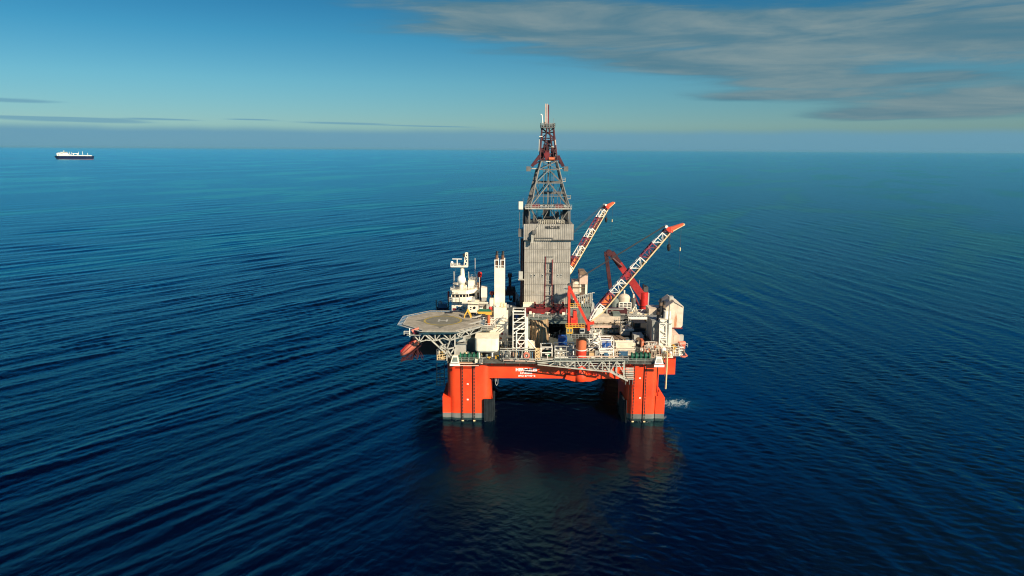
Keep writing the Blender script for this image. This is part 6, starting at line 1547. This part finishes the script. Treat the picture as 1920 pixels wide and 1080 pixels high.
clutter(t0_, 1180, 1222, 594, P(1178, 596, YP).z + .25, YP + 2, 12, 1.8, ('lightgrey', 'cream', 'grey', 'boomcream', 'darkred'), 61, 6)
t = thing('tripod_davit', 'small cream tripod davit standing on the canopy deck railing', 'davit', (P(1189, 583, YP + 8).x, YP + 8, a.z))
p = P(1191, 573, YP + 8); zz = P(1178, 596, YP).z + .25
mb = MB()
for ddx, ddy in ((-1.4, -.6), (.8, -.6), (-.1, 1.0)): mb.beam((p.x + ddx, YP + 8 + ddy, zz), (p.x, YP + 8, p.z), .28)
mb.build('leg', 'cream', t); MB().ball((p.x, YP + 8, p.z + .1), .5, 10, 6).build('head', 'lightgrey', t)
p = P(1206, 585, YP + 6); t = thing('ring_lug', 'small white ring at the foot of the red knuckle crane', 'ring', (p.x, YP + 6, zz)); mb = MB()
mb.path([(p.x + .8 * math.cos(k / 8 * 3.1416), YP + 6, zz + .3 + 1.0 * math.sin(k / 8 * 3.1416)) for k in range(9)], .2, 6); mb.build('ring', 'boomwhite', t, smooth=True); MB().box(p.x - 1, p.x + 1, YP + 5.8, YP + 6.2, zz, zz + .3).build('base', 'boomwhite', t)
# white tower at the right end
YT_ = Y0 + 14
t = thing('vent_tower', 'tall white tower with lattice leg and dark exhausts beside the gabled house', 'tower', (P(1247, 640, YT_).x, YT_ + 3, ZD))
fb(MB(), 1238, 599.5, 1258, 652, YT_, 6).build('wall', 'white', t); fb(MB(), 1223, 602, 1238, 640, YT_ + 1.5, 8).build('side_wall', 'grey', t)
MB().box(P(1236, 599, YT_).x, P(1260, 599, YT_).x, YT_ - .4, YT_ + 6.3, P(1, 600, YT_).z, P(1, 599, YT_).z + .1).build('roof_edge', 'lightgrey', t)
p = P(1247, 640, YT_ - .4); mb = MB(); mb.truss(P(1236, 655, YT_ - .5), P(1237, 607, YT_ - .5), P(1250, 655, YT_ - .5), P(1250, 607, YT_ - .5), 5, .26, .2); mb.beam(P(1237, 633, YT_ - .5), P(1250, 633, YT_ - .5), .35).beam(P(1237, 637, YT_ - .5), P(1250, 637, YT_ - .5), .3); mb.build('lattice_leg', 'boomwhite', t)
MB().path([P(1238, 603, YT_ - .2), P(1246, 606, YT_ - .2), P(1250, 602, YT_ - .2)], .14).build('hose', 'grey', t)
for px, r, pt_, pb_, mt, mt2 in ((1248, .75, 583, 600, 'white', 'lightgrey'), (1254.5, .5, 583, 600, 'white', 'lightgrey')):
    p, q = P(px, pt_, YT_ + 2), P(px, pb_, YT_ + 2); MB().tube(q, (q.x, YT_ + 2, p.z), r, 14).build('canister', mt, t, smooth=True)
for px, pt_ in ((1237, 560), (1243, 564), (1233.5, 577)):
    p, q = P(px, pt_, YT_ + 3), P(px, 605, YT_ + 3); e = MB().tube(q, (q.x, YT_ + 3, p.z), .45, 12).build('exhaust_pipe', 'black', t); MB().tube((q.x, YT_ + 3, p.z - 2.2), (q.x, YT_ + 3, p.z - 1.2), .6, 12).build('collar', 'brown', e)
p, q = P(1252, 571, YT_ - .3), P(1251, 655, YT_ - .3); MB().tube(q, (q.x, YT_ - .3, p.z), .2, 8).build('riser_pipe', 'grey', t)
clutter(t, 1238, 1257, 599, P(1, 599, YT_).z + .12, YT_ + .5, 6, 1.8, ('lightgrey', 'boomwhite', 'grey', 'darkgrey'), 67, 3)
# gabled house beyond
YX = Y0 + 33
t = thing('gabled_house', 'pale gabled house with a long rust streak, overhanging the right edge of the deck', 'house', (P(1265, 615, YX).x, YX + 6, ZD))
a = P(1247, 614, YX); b = P(1279.5, 614, YX); ap = P(1264, 566, YX); e0 = P(1249, 578, YX); e1 = P(1279.5, 575, YX)
MB().xz([(a.x, a.z), (b.x - .5, a.z), (b.x, a.z + .6), (b.x, e1.z), (ap.x, ap.z), (e0.x, e0.z)], YX, YX + 11).build('wall', 'rustwall', t)
mb = MB(); mb.xz([(e0.x - .4, e0.z - .1), (ap.x, ap.z + .03), (ap.x, ap.z + .28), (e0.x - .4, e0.z + .15)], YX - .3, YX + 11.2).xz([(ap.x, ap.z + .03), (e1.x + .3, e1.z - .1), (e1.x + .3, e1.z + .15), (ap.x, ap.z + .28)], YX - .3, YX + 11.2); mb.build('roof', 'beige', t)
MB().box(P(1256, 614, YX).x, b.x, YX - .15, YX + 9, a.z - .45, a.z - .01).build('floor_beam', 'darkred', t); MB().beam((P(1258, 616, YX).x, YX + 2, a.z - 3), (P(1264, 615, YX).x, YX + 2, a.z - .4), .4).build('bracket', 'darkred', t)
MB().box(ap.x - .9, ap.x + .5, YX + 3, YX + 5, ap.z - .3, ap.z + 1.1).build('roof_vent', 'lightgrey', t); fb(MB(), 1217, 579, 1248, 592, YX + 5, 6).build('annex', 'beige', t)
t = thing('edge_house', 'small beige house with sloping top at the right edge, below the gabled house', 'house', (P(1268, 650, Y0 + 16).x, Y0 + 18, ZD))
a, b = P(1259, 624, Y0 + 16), P(1273, 650, Y0 + 16)
MB().xz([(a.x, ZD), (b.x, ZD), (b.x, a.z - .8), (b.x - .8, a.z), (a.x, a.z)], Y0 + 16, Y0 + 21).build('wall', 'pinkbeige', t); fb(MB(), 1263, 629, 1269, 646, Y0 + 15.9, .2).build('door', 'beige', t); MB().box(b.x, b.x + 1.4, Y0 + 16.2, Y0 + 17.6, ZD, ZD + 3.6).build('duct', 'lightgrey', t); MB().rail([(b.x, Y0 + 15.4, ZD), (b.x + 2.6, Y0 + 15.4, ZD)], 1.2, .8, .12).build('guard_rail', 'lightgrey', t)
c = P(1278, 655, Y0 + 14)
t = thing('raft_capsule', 'salmon coloured liferaft drum at the far right edge of the deck', 'liferaft', (c.x, Y0 + 14, ZD))
MB().tube((c.x - 1.0, Y0 + 14, ZD + 1.5), (c.x + 1.0, Y0 + 14.5, ZD + 1.5), .75, 14).build('drum', 'salmon', t, smooth=True); MB().box(c.x - 1, c.x + 1, Y0 + 13.6, Y0 + 14.8, ZD, ZD + .8).build('cradle', 'salmon', t)
c = P(1283, 666, Y0 + 12)
t = thing('boat_davit', 'pinkish triangular boat davit jutting out past the right deck edge', 'davit', (c.x, Y0 + 12, ZD))
mb = MB(); a, b, d = P(1277, 669, Y0 + 12), P(1289, 667.5, Y0 + 12), P(1279, 656, Y0 + 12); mb.beam(a, b, .4).beam(b, d, .4).beam(a, d, .4); mb.build('arm', 'salmon', t); MB().box(a.x, b.x - .6, Y0 + 11.8, Y0 + 13, a.z - .2, a.z).build('step', 'salmon', t)
c = P(1244, 657, Y0 + 4); t = thing('satellite_dome', 'white egg-shaped dome on a post at the right front corner', 'dome', (c.x, Y0 + 4, ZD))
MB().ball((c.x, Y0 + 4, c.z), .85, 14, 9, 1.15).build('dome', 'boomwhite', t, smooth=True); MB().tube((c.x, Y0 + 4, ZD), (c.x, Y0 + 4, c.z - .8), .25, 8).build('post', 'lightgrey', t)
c = P(1268, 662, Y0 + 8); t = thing('tarp_chute', 'orange yellow slanted chute near the right deck edge', 'chute', (c.x, Y0 + 8, ZD))
MB().xz([(c.x - 1.1, ZD + 2.6), (c.x - .6, ZD + 2.7), (c.x + 1.5, ZD + .2), (c.x - 1.1, ZD + .2)], Y0 + 8, Y0 + 9.4).build('body', 'yellow', t); MB().box(c.x - 1.2, c.x + 1.5, Y0 + 7.9, Y0 + 9.5, ZD + .01, ZD + .2).build('base', 'lightgrey', t)
# thin pole hanging at the right corner
a, b = P(1249, 661, YW - .3), P(1248, 729, YW - .3)
t = thing('overboard_pipe', 'slim pale vertical pipe hanging down past the deck at the right corner', 'pipe', (b.x, YW - .3, b.z))
MB().tube(b, (b.x, YW - .3, a.z), .24, 8).build('pipe', 'boomcream', t); MB().path([(b.x, YW - .3, a.z), (b.x - .8, YW + .4, a.z + .3), (b.x - 1.0, YW + 1.0, ZD)], .24, 8).build('bend', 'boomcream', t); MB().tube((b.x - .45, YW - .2, ZD - 4), (b.x - .45, YW - .2, a.z), .12, 6).build('guide', 'brown', t)
# ---- lattice burner boom stowed along the front
YJ = Y0 - 3.6
t = thing('burner_boom', 'grey lattice boom stowed along the front of the girder, tapering to the left', 'boom', (P(1100, 680, YJ).x, YJ, P(1100, 690, YJ).z))
def J(px, py, dy=0): v = P(px, py, YJ); return v + Vector((0, dy, 0))
wj = 1.9
mb = MB()
for dy in (0, wj): mb.beam(J(1008, 683.5, dy), J(1070, 690, dy), .26); mb.beam(J(1070, 690, dy), J(1144.5, 697, dy), .34); mb.beam(J(1144.5, 697, dy), J(1177, 714, dy), .42)
mb.build('lower_chord', 'trusslight', t)
mb = MB()
for dy in (0, wj): mb.beam(J(1008, 680, dy), J(1040, 677, dy), .24); mb.beam(J(1040, 677, dy), J(1172, 676, dy), .34)
mb.build('upper_chord', 'trusslight', t)
mb = MB(); ns = [(1045, 677, 1045, 685), (1078, 677, 1078, 690.7), (1091, 677, 1091, 692), (1104.5, 677, 1104.5, 693.2), (1130, 677, 1130, 695.6), (1143, 677, 1143, 697), (1156.5, 677, 1156.5, 703), (1171, 676, 1171, 711)]
for x0, y0_, x1, y1_ in ns:
    for dy in (0, wj): mb.beam(J(x0, y0_, dy), J(x1, y1_, dy), .24)
    mb.beam(J(x0, y0_), J(x0, y0_, wj), .18); mb.beam(J(x1, y1_), J(x1, y1_, wj), .18)
mb.build('upright', 'trusslight', t)
mb = MB()
for a, b in (((1083, 678), (1090, 691)), ((1091, 691), (1103, 677)), ((1106, 677), (1117, 694)), ((1117, 694), (1130, 677)), ((1131, 677), (1142, 696)), ((1144, 697), (1156, 677)), ((1157, 677), (1171, 703)), ((1064, 683), (1078, 678)), ((1062, 689), (1078, 678)), ((1045, 677), (1062, 688)), ((1030, 685), (1045, 677))):
    for dy in (0, wj): mb.beam(J(*a, dy), J(*b, dy), .24)
mb.build('diagonal', 'trusslight', t)
MB().box(J(1040, 676).x, J(1178, 676).x, YJ - .2, YJ + wj + .2, J(1100, 675.6).z - .12, J(1100, 675.6).z + .04).build('catwalk', 'greengrey', t)
MB().rail([J(1040, 675.3, -.1), J(1178, 675.3, -.1)], 1.05, 1.6, .09).build('guard_rail', 'lightgrey', t)
mb = MB()
for py in (681, 686): mb.tube(J(1070 if py == 686 else 1040, py + 1, wj * .5), J(1172, py + 3, wj * .5), .16, 6)
mb.build('fuel_pipe', 'lightgrey', t)
for k in range(7):
    p = J(1041 + k * 4.6, 680 + (k % 3)); 
    MB().box(p.x - .3, p.x + .3, YJ - .2, YJ + .5, p.z - .45, p.z + .3).build('valve', ('steeldark', 'darkgrey', 'steel')[k % 3], t)
p = J(1091, 688); MB().beam(J(1084, 690), p + Vector((0, 0, .2)), .3).beam(J(1098, 691), p + Vector((0, 0, .2)), .3).build('red_bracket', 'crane_red', t)
mb = MB().beam(J(1171, 676), J(1171, 676) + Vector((0, 4.8, 0)), .4).beam(J(1176, 713), J(1176, 713) + Vector((0, 4.6, 0)), .4).beam(J(1045, 677), J(1045, 677) + Vector((0, 2.2, 0)), .3).beam(J(1110, 677), J(1110, 677) + Vector((0, 2.2, 0)), .3); mb.build('hinge_beam', 'lattice', t)
# bolster rack next to it
t = thing('anchor_bolster', 'rack of grey horizontal bars on the left side of the right column front', 'rack', (P(1182, 700, Y0 - .6).x, Y0 - .6, P(1, 712, Y0).z))
for k in range(7):
    p, q = P(1173, 690.5 + k * 3.4, Y0 - .9), P(1188, 690.5 + k * 3.4, Y0 - .9)
    MB().tube(p, (q.x, p.y, p.z), .2, 8).build('bar', ('lightgrey', 'steel', 'pinkbeige')[k % 3], t)
mb = MB()
for px in (1174, 1181, 1187): x = P(px, 700, Y0 - .6).x; mb.beam((x, Y0 - .45, P(1, 713, Y0).z), (x, Y0 - .45, P(1, 689, Y0).z), .24); mb.beam((x, Y0 - .45, P(1, 700, Y0).z), (x, Y0 + .3, P(1, 700, Y0).z), .24)
mb.build('post', 'steeldark', t)
# ladder frame hanging at the left side of the left column and a loop of hose under the girder
YE = Y0 + 7
t = thing('hanging_ladder', 'dark hanging ladder frame in shade left of the left column', 'ladder', (P(826, 700, YE).x, YE, P(1, 720, YE).z))
mb = MB(); mb.beam(P(819, 690, YE), P(819, 722, YE), .25).beam(P(833, 690, YE), P(833, 722, YE), .25).beam(P(825, 690, YE), P(825, 722, YE), .2); mb.build('stile', 'steeldark', t)
mb = MB()
for py in (692, 700, 708, 716, 722): mb.beam(P(817.5, py, YE), P(834, py, YE), .2)
mb.build('rung', 'steeldark', t); MB().beam(P(819, 690, YE), P(819, 681, YE), .25).beam(P(833, 690, YE), P(833, 681, YE), .25).build('hanger', 'steeldark', t)
YQ = Y0 + 1.2
t = thing('hose_loop', 'thin pale hose hanging in a loop below the girder beside the left column', 'hose', (P(929, 710, YQ).x, YQ, P(1, 725, YQ).z))
mb = MB(); mb.path([P(927, 684, YQ), P(928, 705, YQ), P(929, 719, YQ), P(931, 723, YQ), P(933.5, 719, YQ), P(934, 705, YQ), P(933, 684, YQ)], .08, 6).path([P(930, 684, YQ), P(931, 715, YQ)], .07, 6); mb.build('hose', 'lightgrey', t); fb(MB(), 924, 680, 932, 688, YQ - .2, .4).build('clamp', 'brown', t)
t = thing('mast_pole', 'thin pale pole beside the fender of the left column', 'pole', (P(924, 750, Y0 + 1).x, Y0 + 1, 0))
MB().tube((P(924.5, 750, Y0 + 1).x, Y0 + 1.5, -1), (P(924.5, 750, Y0 + 1).x, Y0 + 1.5, P(1, 745, Y0).z), .14, 6).build('pole', 'boomcream', t); MB().box(P(920, 745, Y0 + 1).x, P(925.3, 745, Y0 + 1).x, Y0 + 1.2, Y0 + 1.8, P(1, 751, Y0).z, P(1, 749, Y0).z).build('bracket', 'boomcream', t)
# yellow gas bottles and posts at the left end of the deck
for k, (px, py, mt, lab) in enumerate(((829, 676, 'yellow', 'yellow post at the left deck end, behind the cream fairlead hood'), (824, 671, 'cream', 'cream post at the left deck end beneath the truss'), (835, 679, 'boomcream', 'tan post closest to the left corner of the deck'))):
    c = P(px, py, Y0 + 6); t = thing('mooring_post', lab, 'post', (c.x, Y0 + 6, ZD), 'posts at the left end of the deck')
    MB().tube((c.x, Y0 + 5.2, ZD - .8), (c.x, Y0 + 5.2, ZD + 1.6), .28, 8).build('post', mt, t); MB().tube((c.x, Y0 + 5.2, ZD + 1.6), (c.x, Y0 + 5.2, ZD + 1.9), .4, 8).build('cap', 'lightgrey', t)

# ================================================================== the gas carrier far off
YS_ = 4650.0
a, b = P(105, 297, YS_), P(176, 297.6, YS_); sc = (b.x - a.x)
t = thing('gas_carrier', 'large gas carrier with navy hull and white deckhouse, far off at the left horizon', 'ship', ((a.x + b.x) / 2, YS_, 0))
def sx_(f): return a.x + sc * f
hb_ = 22.0
def loft(secs, z0, z1):
    mb = MB(); vs = []
    for f, w0, w1, dz in secs:
        x = sx_(f); vs += [(x + dz * 0, YS_ - w0, z0), (x + dz, YS_ - w1, z1), (x + dz, YS_ + w1, z1), (x + dz * 0, YS_ + w0, z0)]
    n = len(secs)
    fs = [(i * 4 + k, (i + 1) * 4 + k, (i + 1) * 4 + (k + 1) % 4, i * 4 + (k + 1) % 4) for i in range(n - 1) for k in range(4)]
    fs += [(3, 2, 1, 0), tuple((n - 1) * 4 + k for k in range(4))]
    return mb.add(vs, fs)
loft([(.02, 6, 16, -4), (.06, 14, 21, -2), (.12, 20, 22, 0), (.85, 22, 22, 0), (.93, 14, 19, 2), (.975, 4, 11, 4), (.99, .5, 3, 3)], 2.2, 22).build('hull', 'shipnavy', t, smooth=False)
loft([(.05, 6, 8, 0), (.12, 18, 20, 0), (.85, 21, 22, 0), (.93, 12, 14, 0), (.985, .6, 3, 1)], -3, 2.2).build('boot_topping', 'shipred', t)
mb = MB(); mb.xz([(sx_(.14), 21.9), (sx_(.93), 21.9), (sx_(.90), 27.5), (sx_(.15), 27.5)], YS_ - 17, YS_ + 17); mb.build('tank_trunk', 'shipwhite', t)
sp_ = MB().box(sx_(.08), sx_(.33), YS_ - 18, YS_ + 18, 21.9, 34).box(sx_(.10), sx_(.30), YS_ - 16, YS_ + 16, 34, 43).build('superstructure', 'shipwhite', t)
MB().box(sx_(.19), sx_(.26), YS_ - 22, YS_ + 22, 43, 48).build('bridge', 'shipwhite', sp_); MB().box(sx_(.262), sx_(.264), YS_ - 20, YS_ + 20, 44.5, 46.8).build('window', 'glass', sp_)
MB().box(sx_(.05), sx_(.10), YS_ - 8, YS_ + 8, 21.9, 40).build('funnel', 'shipwhite', t); MB().box(sx_(.125), sx_(.135), YS_ - 18.3, YS_ - 17.9, 24, 34).build('doorway', 'darkgrey', sp_)
MB().beam((sx_(.225), YS_, 48), (sx_(.235), YS_, 58), 2).build('radar_mast', 'shipwhite', t)
for f, h in ((.37, 50), (.43, 48), (.61, 50), (.72, 52), (.85, 42)): MB().tube((sx_(f), YS_, 26.9), (sx_(f), YS_, h), 1.1, 8).build('vent_mast', 'shipwhite', t)
mb = MB().box(sx_(.46), sx_(.60), YS_ - 4, YS_ + 4, 36, 40).box(sx_(.47), sx_(.48), YS_ - 3, YS_ + 3, 26.9, 36).box(sx_(.57), sx_(.58), YS_ - 3, YS_ + 3, 26.9, 36); mb.build('cargo_manifold', 'shipwhite', t)
MB().beam((sx_(.38), YS_ - 6, 40), (sx_(.43), YS_ - 6, 27), 1.6).build('crane_jib', 'shipwhite', t)
